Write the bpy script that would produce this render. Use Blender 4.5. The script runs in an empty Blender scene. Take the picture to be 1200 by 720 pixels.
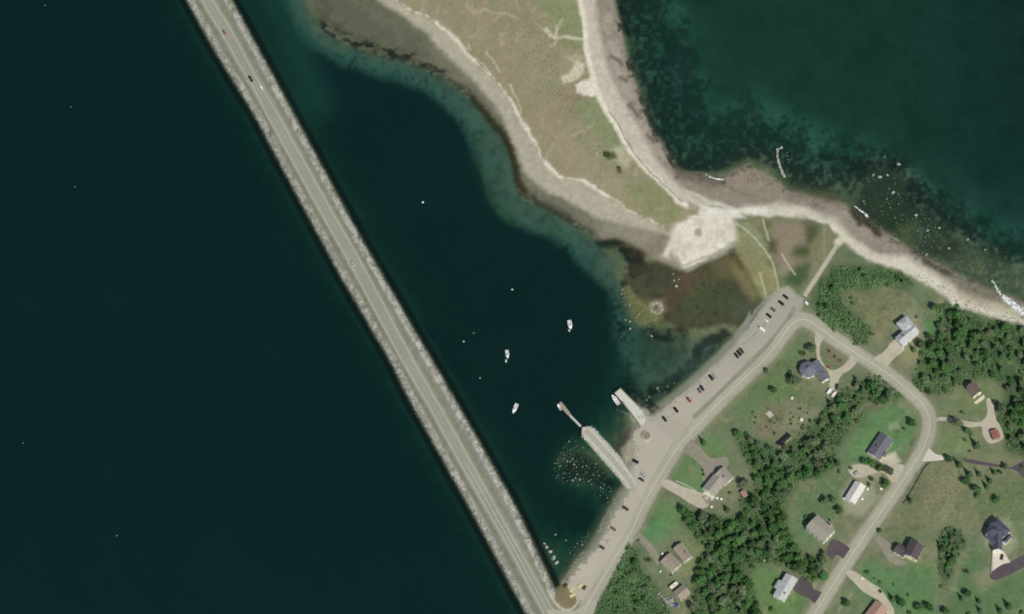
import bpy, bmesh, math, random
import numpy as np
from mathutils import Vector, geometry
random.seed(7); rng = np.random.default_rng(7)
R = math.radians
SC = bpy.context.scene
COL = SC.collection
# ---------------------------------------------------------------- camera model (0.6 m per pixel of the 1200x720 photo)
TILT = R(23); DIST = 3000.0; MPP = 0.6
_ct, _st = math.cos(TILT), math.sin(TILT)
CAM = np.array([0, -DIST*_st, DIST*_ct])
def ray(u, v):
    xc = (np.asarray(u, float)-600)*MPP/DIST; yc = (360-np.asarray(v, float))*MPP/DIST
    return xc, yc*_ct+_st, yc*_st-_ct          # - Zcam = (0, st, -ct)
def PW(u, v, h):
    """the place on the map that a photo pixel shows, at height h"""
    dx, dy, dz = ray(u, v)
    t = (h-CAM[2])/dz
    return CAM[0]+dx*t, CAM[1]+dy*t, np.zeros_like(dx*t)+h
# ---------------------------------------------------------------- noise
_tab = rng.random((256, 256))
def vnoise(x, y, s=0):
    x = x+s*17.31; y = y+s*9.73
    xi = np.floor(x).astype(np.int64); yi = np.floor(y).astype(np.int64)
    fx = x-xi; fy = y-yi
    fx = fx*fx*(3-2*fx); fy = fy*fy*(3-2*fy)
    a = _tab[xi & 255, yi & 255]; b = _tab[(xi+1) & 255, yi & 255]
    c = _tab[xi & 255, (yi+1) & 255]; d = _tab[(xi+1) & 255, (yi+1) & 255]
    return (a*(1-fx)+b*fx)*(1-fy)+(c*(1-fx)+d*fx)*fy
def fbm(x, y, s=0, o=4):
    t = 0; a = .5; n = 0
    for k in range(o):
        t = t+a*vnoise(x, y, s+k*3.7); n += a; x = x*2.03; y = y*2.03; a *= .55
    return t/n*2-1
def lin(c):
    c = np.asarray(c, float)/255
    return np.where(c <= .04045, c/12.92, ((c+.055)/1.055)**2.4)
def smooth(x):
    x = np.clip(x, 0, 1); return x*x*(3-2*x)
# ---------------------------------------------------------------- 2D helpers in photo pixels
def catmull(pts, step=2.0, closed=False):
    p = [np.array(q, float) for q in pts]
    if closed: p = [p[-1]]+p+[p[0], p[1]]
    else: p = [2*p[0]-p[1]]+p+[2*p[-1]-p[-2]]
    out = []
    for i in range(1, len(p)-2):
        n = max(1, int(np.linalg.norm(p[i+1][:2]-p[i][:2])/step))
        for k in range(n):
            t = k/n
            out.append(.5*(2*p[i]+(p[i+1]-p[i-1])*t+(2*p[i-1]-5*p[i]+4*p[i+1]-p[i+2])*t*t+(3*p[i]-p[i-1]-3*p[i+1]+p[i+2])*t**3))
    if not closed: out.append(p[-2])
    return np.array(out)
def seg_dist(u, v, pts, closed=False):
    d = np.full(u.shape, 1e9)
    n = len(pts)
    for i in range(n if closed else n-1):
        ax, ay = pts[i][:2]; bx, by = pts[(i+1) % n][:2]
        ex, ey = bx-ax, by-ay; L = ex*ex+ey*ey+1e-9
        t = np.clip(((u-ax)*ex+(v-ay)*ey)/L, 0, 1)
        d = np.minimum(d, (u-ax-t*ex)**2+(v-ay-t*ey)**2)
    return np.sqrt(d)
def inside(u, v, pts):
    r = np.zeros(u.shape, bool); n = len(pts)
    for i in range(n):
        ax, ay = pts[i][:2]; bx, by = pts[(i+1) % n][:2]
        if ay == by: continue
        r ^= ((ay > v) != (by > v)) & (u < (bx-ax)*(v-ay)/(by-ay)+ax)
    return r
def sdf(u, v, pts, pad=30):
    """signed distance (negative inside), exact only near the shape"""
    P = np.array(pts, float)
    idx = np.nonzero((u > P[:, 0].min()-pad) & (u < P[:, 0].max()+pad) & (v > P[:, 1].min()-pad) & (v < P[:, 1].max()+pad))
    out = np.full(u.shape, float(pad))
    if len(idx[0]):
        a, b = u[idx], v[idx]
        d = seg_dist(a, b, P, True); out[idx] = np.where(inside(a, b, P), -d, d)
    return out
def ldist(u, v, pts, pad=30):
    P = np.array(pts, float)
    idx = np.nonzero((u > P[:, 0].min()-pad) & (u < P[:, 0].max()+pad) & (v > P[:, 1].min()-pad) & (v < P[:, 1].max()+pad))
    out = np.full(u.shape, float(pad))
    if len(idx[0]): out[idx] = seg_dist(u[idx], v[idx], P)
    return out
# ---------------------------------------------------------------- the map: main lines, read off the photo
CW_W = [(180,-66),(218,0),(249,56),(298,136),(349,232),(400,326),(456,422),(480,470),(560,614),(614,716),(650,786)]     # causeway, west waterline
CW_E = [(232,-66),(272,0),(308,66),(348,140),(424,280),(504,418),(522,448),(600,585),(624,634),(650,690)]                # causeway, east waterline
CW_RW = [(199,-66),(236,0),(263,45),(279,73),(296,101),(318,144),(372,242),(390,274),(411,311),(470,420),(506,482),(525,517),(544,551),(600,649),(619,685),(638,720),(672,786)]
CW_RE = [(211,-66),(249,0),(266,27),(275,43),(290,72),(307,103),(331,144),(385,241),(405,276),(425,311),(485,424),(518,481),(542,524),(557,551),(611,649),(631,685),(650,719),(686,786)]
SP_A = [(335,-66),(345,0),(358,26),(372,50),(400,62),(440,77),(480,86),(510,102),(540,130),(556,160),(563,200),(577,240),(600,262),(640,274),(670,284),(690,300),(700,330),(722,344),(728,365),(736,385)]
SP_B = [(352,-66),(362,0),(376,28),(395,42),(420,56),(450,66),(480,73),(505,83),(530,98),(553,116),(572,138),(592,163),(602,190),(606,215),(614,232),(634,240),(650,250),(668,260),(690,274),(706,287),(730,290),(745,306)]
SP_D = [(425,-66),(440,0),(470,15),(500,40),(520,60),(545,85),(560,100),(578,120),(592,145),(602,178),(615,203),(642,224),(668,238),(700,256),(740,268),(785,276)]
SP_C = [(440,-66),(466,0),(485,12),(510,25),(530,42),(546,62),(560,75),(580,92),(598,118),(610,140),(625,165),(637,190),(650,200),(658,207),(675,213),(690,217),(712,230),(735,245),(750,252),(762,258),(778,267),(788,275)]
SP_E = [(676,-66),(680,0),(684,20),(686,36),(688,60),(692,80),(698,100),(703,115),(710,128),(720,146),(732,168),(746,186),(760,200),(778,218),(796,236),(812,246)]   # dune grass, east side
BE_F = [(696,-66),(698,0),(699,20),(706,55),(713,82),(726,108),(738,128),(748,150),(757,170),(776,196),(800,222),(830,240),(860,246),(900,241),(930,241),(955,250),(978,258),(1000,281),(1030,301),(1060,300),(1080,312),(1100,326),(1128,346),(1155,355),(1183,360),(1200,369),(1266,390)]
BE_G = [(716,-66),(720,0),(727,24),(731,44),(736,68),(742,88),(750,108),(757,128),(763,148),(776,170),(796,200),(822,203),(845,212),(860,200),(877,194),(892,200),(908,208),(925,225),(950,230),(980,234),(1000,245),(1022,262),(1044,276),(1070,292),(1100,308),(1128,326),(1160,338),(1200,354),(1266,376)]
BE_L = [(898,256),(916,254),(940,257),(970,263),(985,280),(1003,296),(1025,309),(1050,316),(1072,325),(1090,337),(1111,350),(1118,358),(1142,364),(1170,374),(1200,380),(1266,402)]     # land edge of the south beach
ROAD = [(640,786),(676,734),(690,706),(717,660),(738,626),(755,590),(770,563),(792,528),(807,510),(832,483),(862,453),(897,420),(915,397),(924,385),(932,377.5),(941,374.5),(951,378),(975,395),(1000,412),(1040,438),(1067,460),(1082,475),(1089,490),(1088,508),(1077,535),(1048,578),(1020,618),(988,666),(954,720),(912,786)]
LOT = [(692,712),(668,694),(662,683),(678,664),(700,638),(712,618),(722,598),(738,572),(741,566),(737,551),(748,543),(742,533),(746,522),(741,512),(744,503),(752,497),(744,484),(750,479),(757,488),(766,487),(792,466),(808,454),(826,437),(849,416),(866,398),(878,382),(888,366),(900,354),(914,342),(922,340),(930,347),(938,353),(935,366),(924,374),(914,388),(896,411),(862,443),(830,474),(804,501),(789,519),(771,547),(758,570),(748,596),(731,628),(714,657),(700,682)]
SHORE_LOT = [(660,680),(672,660),(690,640),(703,618),(714,596),(728,572),(733,568),(730,560),(727,540),(733,530),(735,520),(734,510),(742,500),(746,494)]
MARSH = [(728,322),(745,305),(775,308),(795,316),(820,309),(850,292),(866,296),(880,325),(893,352),(880,375),(868,386),(850,380),(832,386),(800,388),(785,381),(765,378),(748,376),(737,352)]
NECK = [(806,244),(830,246),(856,250),(864,264),(863,282),(848,296),(825,306),(803,317),(797,313),(791,304),(776,298),(781,285),(787,272),(792,262),(808,256),(822,249)]
HBAY = [(760,470),(790,450),(815,428),(838,405),(862,385),(840,384),(800,388),(770,400),(745,430),(742,462)]     # shallow inner bay
W_MID = [(862,505),(880,513),(900,520),(915,528),(935,512),(942,500),(965,482),(978,466),(1000,448),(1012,438),(1028,440),(1046,452),(1060,466),(1036,474),(1016,478),(1008,495),(990,512),(978,530),(985,545),(960,558),(935,565),(925,580),(920,600),(925,620),(930,635),(945,655),(966,650),(966,680),(948,682),(935,670),(905,660),(885,662),(876,678),(888,700),(893,725),(808,725),(812,695),(813,675),(820,655),(829,642),(815,630),(800,610),(805,600),(830,602),(850,608),(865,602),(870,582),(885,575),(885,560),(874,540),(866,520)]
W_SW = [(737,636),(748,650),(752,668),(764,682),(776,700),(790,725),(694,725),(706,700),(722,668)]
W_NE = [(1068,442),(1078,425),(1078,405),(1088,396),(1102,386),(1096,366),(1108,354),(1125,362),(1160,376),(1200,384),(1262,404),(1262,540),(1200,536),(1180,527),(1178,510),(1168,490),(1176,472),(1180,455),(1165,445),(1150,442),(1130,446),(1112,456),(1096,461),(1085,464),(1074,454)]
W_SH = [(956,340),(972,314),(990,312),(1010,313),(1032,314),(1058,322),(1070,333),(1058,342),(1036,334),(1012,340),(1000,338),(985,340),(988,358),(1005,372),(1020,384),(1018,402),(1002,406),(978,390),(960,372),(950,356)]
W_ROW = [(1101,627),(1110,617),(1126,621),(1131,636),(1122,652),(1116,672),(1110,686),(1102,690),(1100,660)]
RK_H = [(676,512),(692,528),(710,548),(722,566),(716,580),(700,572),(680,570),(660,566),(646,556),(654,532),(664,516)]       # boulder patch by the mole
RK_N = [(1002,246),(1000,228),(1016,204),(1040,196),(1058,206),(1066,232),(1086,252),(1112,268),(1118,292),(1090,300),(1064,288),(1040,270)]
RK_W = [(724,338),(736,336),(748,352),(764,362),(776,374),(768,382),(756,384),(744,376),(736,368)]
# ---------------------------------------------------------------- heights: contour lines relaxed to a smooth surface
X0, X1, Y0, Y1 = -64, 1264, -64, 784
def contours():
    c = []
    def add(p, z, sm=True): c.append((catmull(p, 1.0) if sm else resamp(p), z))
    add(CW_W, 0.0); add([(x-13, y+5) for x, y in CW_W], -4.2); add([(x-40, y+16) for x, y in CW_W], -7)
    add(CW_E, 0.0); add([(x+11, y-5) for x, y in CW_E[:-1]], -3.4)
    add([(x+30, y-12) for x, y in CW_E[1:-2]], -5.5)
    mid = [((a[0]+b[0])/2, (a[1]+b[1])/2) for a, b in zip(CW_RW, [np.array(q) for q in resamp_n(CW_RE, len(CW_RW))])]
    add(mid, 3.5); add([(x-8, y+4) for x, y in mid], 3.4); add([(x+8, y-4) for x, y in mid[:-3]], 3.4)
    add([(0, y) for y in (-60, 200, 500, 780)], -9); add([(-60, -60), (150, 300), (420, 780)], -8)
    add(SP_A, -1.75); add([(x-6, y+4) for x, y in SP_A[3:]], -4.6); add([(x-16, y+4) for x, y in SP_A[3:-3]], -6.5); add([(x-10, y+2) for x, y in SP_A[:3]], -2.6)
    add([(x-5, y+4) for x, y in SP_B[4:-2]], -1.15); add([(352,-60),(358,0),(370,26)], -.45)
    add([(400,120),(450,180),(500,280),(560,360),(640,450),(620,560)], -6.5)
    add([(640,360),(680,380),(696,430)], -6); add([(500,380),(590,500)], -8)
    add(SP_B, -.12); add(SP_D, .6); add(SP_C, 1.7); add(SP_E, 2.2)
    add([(560,-64),(590,40),(640,120),(690,180),(750,230)], 3.2)
    add(BE_F, 1.3); add(BE_G, -.05); add(BE_L, 2.0)
    add([(x+7, y-7) for x, y in BE_G[:12]], -1.6)
    add([(770,0),(790,80),(820,150),(860,165)], -3.4)
    add([(900,0),(940,90),(1000,150),(1080,170),(1180,270),(1260,300)], -5)
    add([(1150,-60),(1262,-60),(1262,150)], -7.5)
    add([(x, y-9) for x, y in BE_G[13:]], -.55)
    add([(1010,205),(1035,188),(1065,205),(1090,245),(1125,270),(1180,300),(1240,320)], -.8); add([(1100,285),(1140,315),(1180,330),(1230,350)], -.3)
    add(MARSH+[MARSH[0]], .0); add([(765,335),(800,345),(850,330)], .22)
    add([(790,410),(760,440),(752,462)], -1.3); add([(740,400),(728,430),(735,450)], -2.6)
    add(NECK, 1.6)
    add([(868,300),(884,330)], 1.6)
    add(SHORE_LOT, -.05); add([(x-9, y-6) for x, y in SHORE_LOT[:7]], -2.2)
    add([(758,490),(792,462),(822,434),(845,411),(862,393)], -.1); add([(752,474),(786,454),(815,428),(838,406)], -1.0)
    add([(655,536),(668,552),(690,560),(712,560)], -.6); add([(672,528),(688,540),(704,552)], -.45)
    add([(738,352),(750,368),(768,376)], .02)
    add([(712,524),(722,532)], -.5); add([(640,440),(648,500),(636,530)], -6.5); add([(690,455),(706,470)], -5); add([(700,488),(716,500)], -2.6); add([(640,590),(690,600),(680,620)], -5.5)
    return c
def resamp(p):
    out = []
    for (a, b), (c, d) in zip(p[:-1], p[1:]):
        n = max(1, int(math.hypot(c-a, d-b)))
        for k in range(n): out.append((a+(c-a)*k/n, b+(d-b)*k/n))
    out.append(p[-1]); return np.array(out)
def resamp_n(p, n):
    q = resamp(p); return q[np.linspace(0, len(q)-1, n).astype(int)]
_cont = contours()
ROAD_C = catmull(ROAD, 2.0)
def road_h(p):
    # flat beside the lot, climbing gently inland
    i = np.argmin(np.hypot(ROAD_C[:, 0]-941, ROAD_C[:, 1]-374)); k = np.arange(len(ROAD_C))
    return np.where(k < i, 1.6, 1.6+np.minimum((k-i)*.032, 5.8))
INLAND = [([(900,460),(860,500)], 3.2), ([(950,440),(905,500)], 3.8), ([(880,600),(840,680)], 5.0), ([(930,600),(900,690)], 5.6),
          ([(1020,500),(960,590),(960,640)], 6.2), ([(1000,380),(1040,360)], 4.4), ([(1060,385),(1075,400)], 4.6),
          ([(1150,480),(1120,520),(1190,520)], 8.2), ([(1100,600),(1060,680)], 8), ([(1190,600),(1170,700),(1180,760)], 9), ([(1240,440),(1250,700)], 10),
          ([(780,600),(760,640)], 3.2), ([(790,660),(780,720)], 4.0), ([(1140,400),(1200,430)], 6), ([(900,290),(930,325)], 1.9), ([(985,320),(1030,330)], 3.0)]
def solve():
    prev = None
    for st in (16, 8, 4, 2):
        nx, ny = (X1-X0)//st+1, (Y1-Y0)//st+1
        val = np.zeros((ny, nx)); cnt = np.zeros((ny, nx))
        def put(p, z):
            i = np.round((p[:, 0]-X0)/st).astype(int); j = np.round((p[:, 1]-Y0)/st).astype(int)
            ok = (i >= 0) & (i < nx) & (j >= 0) & (j < ny)
            zz = np.broadcast_to(np.asarray(z, float), i.shape)
            np.add.at(val, (j[ok], i[ok]), zz[ok]); np.add.at(cnt, (j[ok], i[ok]), 1)
        for p, z in _cont: put(p, z)
        for p, z in INLAND: put(resamp(p), z)
        put(ROAD_C, road_h(ROAD_C))
        gu, gv = np.meshgrid(X0+np.arange(nx)*st, Y0+np.arange(ny)*st)
        m = inside(gu, gv, LOT); val[m] = 1.6; cnt[m] = 1
        fix = cnt > 0; tgt = np.where(fix, val/np.maximum(cnt, 1), 0)
        if prev is None: h = np.where(fix, tgt, 0.0)
        else:
            pj = np.minimum(np.arange(ny)*st/(2*st), prev.shape[0]-1); pi = np.minimum(np.arange(nx)*st/(2*st), prev.shape[1]-1)
            h = bil(prev, *np.meshgrid(pi, pj))
        for k in range(500 if st > 4 else 220):
            e = np.pad(h, 1, mode='edge')
            h = np.where(fix, tgt, .25*(e[:-2, 1:-1]+e[2:, 1:-1]+e[1:-1, :-2]+e[1:-1, 2:]))
        prev = h
    e = h
    for k in range(2):                               # soften the contour creases
        q = np.pad(e, 1, mode='edge'); e = .5*e+.125*(q[:-2, 1:-1]+q[2:, 1:-1]+q[1:-1, :-2]+q[1:-1, 2:])
    m = inside(gu, gv, LOT); e[m] = 1.6
    return e
def bil(a, x, y):
    x = np.clip(x, 0, a.shape[1]-1.001); y = np.clip(y, 0, a.shape[0]-1.001)
    i = np.floor(x).astype(int); j = np.floor(y).astype(int); fx = x-i; fy = y-j
    return (a[j, i]*(1-fx)+a[j, i+1]*fx)*(1-fy)+(a[j+1, i]*(1-fx)+a[j+1, i+1]*fx)*fy
HF = solve()
def hgt(u, v): return bil(HF, (np.asarray(u, float)-X0)/2, (np.asarray(v, float)-Y0)/2)
def P(u, v, dz=0.0):
    h = hgt(u, v)+dz; x, y, z = PW(u, v, h); return Vector((float(x), float(y), float(z)))
def PZ(u, v, z):
    x, y, z = PW(u, v, z); return Vector((float(x), float(y), float(z)))
# ---------------------------------------------------------------- materials
def newmat(name):
    m = bpy.data.materials.new(name); m.use_nodes = True
    nt = m.node_tree; nt.nodes.clear()
    out = nt.nodes.new('ShaderNodeOutputMaterial'); b = nt.nodes.new('ShaderNodeBsdfPrincipled')
    nt.links.new(b.outputs[0], out.inputs[0]); return m, nt, b, out
def nd(nt, t, **k):
    n = nt.nodes.new(t)
    for a, v in k.items(): setattr(n, a, v)
    return n
def mul(c, f): return tuple(min(1, max(0, x*f)) for x in c)
def mat(name, rgb, rough=.85, var=.18, scale=.6, bump=0.0, rnd=0.0, metal=0.0, spec=.3, detail=6, coord='Object'):
    """albedo from an sRGB triple, broken up by two octaves of procedural noise"""
    m, nt, b, out = newmat(name); c = tuple(lin(rgb)); L = nt.links.new
    tc = nd(nt, 'ShaderNodeTexCoord'); n1 = nd(nt, 'ShaderNodeTexNoise'); n1.inputs['Scale'].default_value = scale; n1.inputs['Detail'].default_value = detail
    L(tc.outputs[coord], n1.inputs['Vector'])
    r = nd(nt, 'ShaderNodeValToRGB'); r.color_ramp.elements[0].position = .3; r.color_ramp.elements[1].position = .7
    r.color_ramp.elements[0].color = (*mul(c, 1-var), 1); r.color_ramp.elements[1].color = (*mul(c, 1+var), 1)
    L(n1.outputs[0], r.inputs[0]); src = r.outputs[0]
    if rnd:
        oi = nd(nt, 'ShaderNodeObjectInfo'); hs = nd(nt, 'ShaderNodeHueSaturation')
        mr = nd(nt, 'ShaderNodeMapRange'); mr.inputs[3].default_value = 1-rnd; mr.inputs[4].default_value = 1+rnd
        L(oi.outputs['Random'], mr.inputs[0]); L(mr.outputs[0], hs.inputs['Value']); 
        m2 = nd(nt, 'ShaderNodeMath', operation='MULTIPLY_ADD'); m2.inputs[1].default_value = 7.13; m2.inputs[2].default_value = 0
        fr = nd(nt, 'ShaderNodeMath', operation='FRACT'); L(oi.outputs['Random'], m2.inputs[0]); L(m2.outputs[0], fr.inputs[0])
        mh = nd(nt, 'ShaderNodeMapRange'); mh.inputs[3].default_value = .5-rnd*.05; mh.inputs[4].default_value = .5+rnd*.05
        L(fr.outputs[0], mh.inputs[0]); L(mh.outputs[0], hs.inputs['Hue'])
        L(src, hs.inputs['Color']); src = hs.outputs[0]
    L(src, b.inputs['Base Color']); b.inputs['Roughness'].default_value = rough; b.inputs['Metallic'].default_value = metal
    b.inputs['Specular IOR Level'].default_value = spec
    if bump:
        n2 = nd(nt, 'ShaderNodeTexNoise'); n2.inputs['Scale'].default_value = scale*4; n2.inputs['Detail'].default_value = 8
        L(tc.outputs[coord], n2.inputs['Vector'])
        bp = nd(nt, 'ShaderNodeBump'); bp.inputs['Strength'].default_value = .6; bp.inputs['Distance'].default_value = bump
        L(n2.outputs[0], bp.inputs['Height']); L(bp.outputs[0], b.inputs['Normal'])
    return m
# ---------------------------------------------------------------- objects
def link(name, me, m=None, parent=None, loc=None):
    o = bpy.data.objects.new(name, me); COL.objects.link(o)
    if m is not None and me is not None and not me.materials:
        for q in (m if isinstance(m, (list, tuple)) else [m]): me.materials.append(q)
    if parent: o.parent = parent
    if loc is not None: o.location = loc
    return o
def mesh(name, verts, faces, smooth_=False):
    me = bpy.data.meshes.new(name); me.from_pydata([tuple(v) for v in verts], [], [tuple(f) for f in faces])
    if smooth_: me.polygons.foreach_set('use_smooth', [True]*len(me.polygons))
    me.update(); return me
def tag(o, label=None, cat=None, group=None, kind=None):
    if label: o['label'] = label
    if cat: o['category'] = cat
    if group: o['group'] = group
    if kind: o['kind'] = kind
    return o
def thing(name, label, cat, loc=(0, 0, 0), rz=0.0, group=None):
    o = link(name, None); o.location = loc; o.rotation_euler = (0, 0, rz); return tag(o, label, cat, group)
def copy_tree(o, parent=None):
    c = o.copy(); COL.objects.link(c)
    if parent: c.parent = parent
    for ch in list(o.children): copy_tree(ch, c)
    return c
class MB:
    def __init__(s): s.v = []; s.f = []; s.m = []
    def add(s, v, f, mi=0):
        b = len(s.v); s.v += [tuple(q) for q in v]; s.f += [tuple(i+b for i in q) for q in f]; s.m += [mi]*len(f)
    def box(s, x0, x1, y0, y1, z0, z1, mi=0, top=None):
        t = top or (0, 0)
        s.add([(x0,y0,z0),(x1,y0,z0),(x1,y1,z0),(x0,y1,z0),(x0+t[0],y0+t[1],z1),(x1-t[0],y0+t[1],z1),(x1-t[0],y1-t[1],z1),(x0+t[0],y1-t[1],z1)],
              [(3,2,1,0),(4,5,6,7),(0,1,5,4),(1,2,6,5),(2,3,7,6),(3,0,4,7)], mi)
    def cyl(s, p, q, r, r2=None, n=10, mi=0):
        p = Vector(p); q = Vector(q); r2 = r if r2 is None else r2
        d = (q-p).normalized(); a = d.orthogonal().normalized(); b = d.cross(a)
        v = []
        for c, rr in ((p, r), (q, r2)):
            for k in range(n): t = 2*math.pi*k/n; v.append(c+(a*math.cos(t)+b*math.sin(t))*rr)
        s.add(v, [(k, (k+1) % n, n+(k+1) % n, n+k) for k in range(n)]+[tuple(range(n-1, -1, -1)), tuple(range(n, 2*n))], mi)
    def prism(s, sec, x0, x1, mi=0, axis='x'):
        """extrude a closed (a, z) section along x (or y)"""
        n = len(sec)
        if axis == 'x': v = [(x0, a, z) for a, z in sec]+[(x1, a, z) for a, z in sec]
        else: v = [(a, x0, z) for a, z in sec]+[(a, x1, z) for a, z in sec]
        s.add(v, [(k, (k+1) % n, n+(k+1) % n, n+k) for k in range(n)]+[tuple(range(n-1, -1, -1)), tuple(range(n, 2*n))], mi)
    def rot(s, a, t=(0, 0, 0)):
        c, d = math.cos(a), math.sin(a); s.v = [(x*c-y*d+t[0], x*d+y*c+t[1], z+t[2]) for x, y, z in s.v]; return s
    def mesh(s, name, smooth_=False):
        me = mesh(name, s.v, s.f, smooth_); me.polygons.foreach_set('material_index', s.m)
        bm = bmesh.new(); bm.from_mesh(me); bmesh.ops.recalc_face_normals(bm, faces=bm.faces); bm.to_mesh(me); bm.free(); return me
    def build(s, name, m, parent=None, loc=None, smooth_=False): return link(name, s.mesh(name, smooth_), m, parent, loc)
# ================================================================ TERRAIN
def axis(a, b):
    ext = [110, 190, 320, 520, 850, 1400, 2300, 3600]
    return np.array([a-e for e in ext[::-1]]+list(np.arange(a, b+.1, 1.0))+[b+e for e in ext])
US, VS = axis(-56, 1256), axis(-56, 776)
UU, VV = np.meshgrid(US, VS)
def fold(x, lo, hi):
    p = hi-lo; t = np.mod(x-lo, 2*p); return lo+np.where(t > p, 2*p-t, t)
FU, FV = fold(UU, -56, 1256), fold(VV, -56, 776)
H = hgt(FU, FV)
# small natural relief, kept off the paved ground
n_big = fbm(FU/40, FV/40, 1); n_mid = fbm(FU/14, FV/14, 2); n_fine = fbm(FU/4, FV/4, 3, 3)
pav = np.minimum(np.minimum(sdf(FU, FV, LOT), ldist(FU, FV, ROAD_C)-9), ldist(FU, FV, catmull(CW_RW, 4))-14)
free = smooth(pav/8)
inl = smooth((H-1.5)/.6)*(FU > 700)*(FV > 245)          # house plots: mown and level
H = H+free*(.18*n_mid+.10*n_fine)*np.clip((H+1)*.8, .25, 1)*(1-.85*inl)
dw = ldist(FU, FV, catmull(CW_W, 4)); de = ldist(FU, FV, catmull(CW_E, 4))
H = H+np.where(np.minimum(dw, de) < 7, .5*fbm(FU/3, FV/3, 9, 2), 0)
# ---- base colours, painted by what the ground is made of
WU = FU+3.2*fbm(FU/22, FV/22, 11)+1.6*fbm(FU/6, FV/6, 12); WV = FV+3.2*fbm(FU/22, FV/22, 13)+1.6*fbm(FU/6, FV/6, 14)
QU = FU+.8*fbm(FU/5, FV/5, 15); QV = FV+.8*fbm(FU/5, FV/5, 16)
C = np.zeros(UU.shape+(3,)); C[:] = lin((104,114,84))
def lerp(rgb, w):
    C[:] = C+(lin(rgb)-C)*w[..., None]
def patch(pts, rgb, f=3, wild=True, k=1.0, curve=False):
    if curve: pts = catmull(pts, 5, True)
    d = sdf(WU if wild else QU, WV if wild else QV, pts)
    lerp(rgb, smooth(.5-d/(2*f))*k)
def stroke(pts, rgb, w, f=2, wild=False, k=1.0):
    d = ldist(WU if wild else QU, WV if wild else QV, catmull(pts, 4))
    lerp(rgb, smooth(.5-(d-w)/(2*f))*k)
BIG = 4000
# lawns and fields
lerp((122,119,92), smooth(.5+n_big*1.1)*.55); lerp((88,110,74), smooth(.4-n_mid*1.2)*.4)
patch([(985,540),(1012,492),(1045,468),(1066,478),(1074,505),(1062,530),(1045,545),(1010,548)], (90,122,78), 10)
patch([(925,640),(935,580),(960,562),(990,555),(985,600),(950,640)], (94,116,79), 10)
patch([(885,690),(880,668),(905,662),(945,690),(940,720),(900,730)], (92,120,72), 8)
patch([(1000,600),(1090,600),(1095,540),(1130,560),(1140,610),(1100,615),(1060,620)], (118,120,89), 14)
patch([(1010,650),(1040,665),(1095,660),(1098,730),(1040,730),(1000,690)], (88,118,76), 9)
patch([(1110,700),(1130,660),(1150,640),(1150,690),(1200,670),(1210,730),(1110,730)], (86,112,74), 9)
patch([(1085,550),(1130,548),(1110,600),(1080,605)], (126,124,92), 10, k=.7)
patch([(750,628),(757,606),(780,600),(790,618),(778,632),(758,640)], (88,124,80), 9)
patch([(760,600),(768,582),(785,592),(800,606),(790,622)], (96,124,78), 5)
patch([(786,562),(803,528),(824,545),(834,575),(815,580)], (96,122,78), 4)
patch([(812,512),(826,505),(850,520),(855,545),(830,545),(818,530)], (98,122,78), 5)
patch([(800,630),(830,640),(812,675),(800,672)], (110,122,82), 4)
patch([(860,480),(905,430),(935,395),(945,400),(930,430),(935,460),(880,500)], (98,118,78), 6)
patch([(1000,345),(1035,338),(1062,345),(1050,372),(1030,400),(1010,380)], (116,116,84), 9)
patch([(1083,378),(1096,374),(1104,384),(1098,392),(1085,393)], (84,124,76), 4)
patch([(1108,458),(1130,448),(1160,450),(1172,462),(1160,480),(1120,490),(1105,478)], (106,120,82), 5)
patch([(1094,505),(1115,500),(1140,515),(1135,532),(1100,535)], (110,124,84), 5)
patch([(1145,580),(1200,570),(1230,620),(1195,640),(1150,600)], (104,118,82), 10)
patch([(880,486),(905,470),(925,490),(918,512),(890,512)], (118,112,88), 6, k=.8)
patch([(918,470),(945,478),(965,486),(945,502),(925,500)], (128,128,102), 6, k=.7)
# ground under the woods
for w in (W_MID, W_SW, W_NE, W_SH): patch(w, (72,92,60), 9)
lerp((112,112,84), inside(FU, FV, W_MID)*smooth(fbm(FU/9, FV/9, 81)*2.2-.1)*smooth((560-FV)/30)*.8)
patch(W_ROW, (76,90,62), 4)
# worn and weedy spots in the grass
gm = smooth((FU-700)/40)*smooth((FV-300)/30)
lerp((134,126,98), gm*smooth(2.6*fbm(FU/11, FV/11, 82)-.75)*.55); lerp((84,98,66), gm*smooth(2.6*fbm(FU/6, FV/6, 83, 3)-.7)*.6); lerp((128,138,98), gm*smooth(2.4*fbm(FU/16, FV/16, 84)-.7)*.5)
for q in ([(986,652),(998,634),(1010,616)], [(950,690),(960,676),(968,668)], [(985,716),(998,696)], [(1012,600),(1030,580)]): stroke(q, (142,142,114), 1.8, 3, True, .7)
for q in ([(1046,592),(1034,612),(1026,624)], [(1016,640),(1004,660),(996,672)], [(1072,516),(1064,536),(1056,544)]): stroke(q, (66,78,50), 1.2, 3, True, .8)
patch([(984,576),(1004,560),(1022,566),(1026,586),(1010,606),(992,602)], (146,146,124), 6, k=.8); patch([(996,546),(1014,545),(1036,552),(1030,566),(1010,562),(998,556)], (150,148,124), 5, k=.7)
patch([(1036,534),(1050,530),(1056,540),(1048,548),(1036,546)], (192,186,160), 3, k=.9); patch([(1041,495),(1052,494),(1054,503),(1043,504)], (140,150,116), 3, k=.7)
patch([(966,406),(978,404),(992,416),(990,427),(978,427),(968,416)], (116,108,82), 3); patch([(1050,372),(1066,362),(1080,372),(1082,392),(1060,408)], (140,138,112), 6, k=.6)
patch([(1060,408),(1082,398),(1076,420),(1062,430),(1054,420)], (132,128,94), 4, k=.7); patch([(1133,676),(1160,666),(1166,684),(1150,692)], (130,130,100), 4, k=.5)
patch([(1154,606),(1186,606),(1192,640),(1180,652),(1152,640)], (150,152,128), 4, k=.5)
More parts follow.
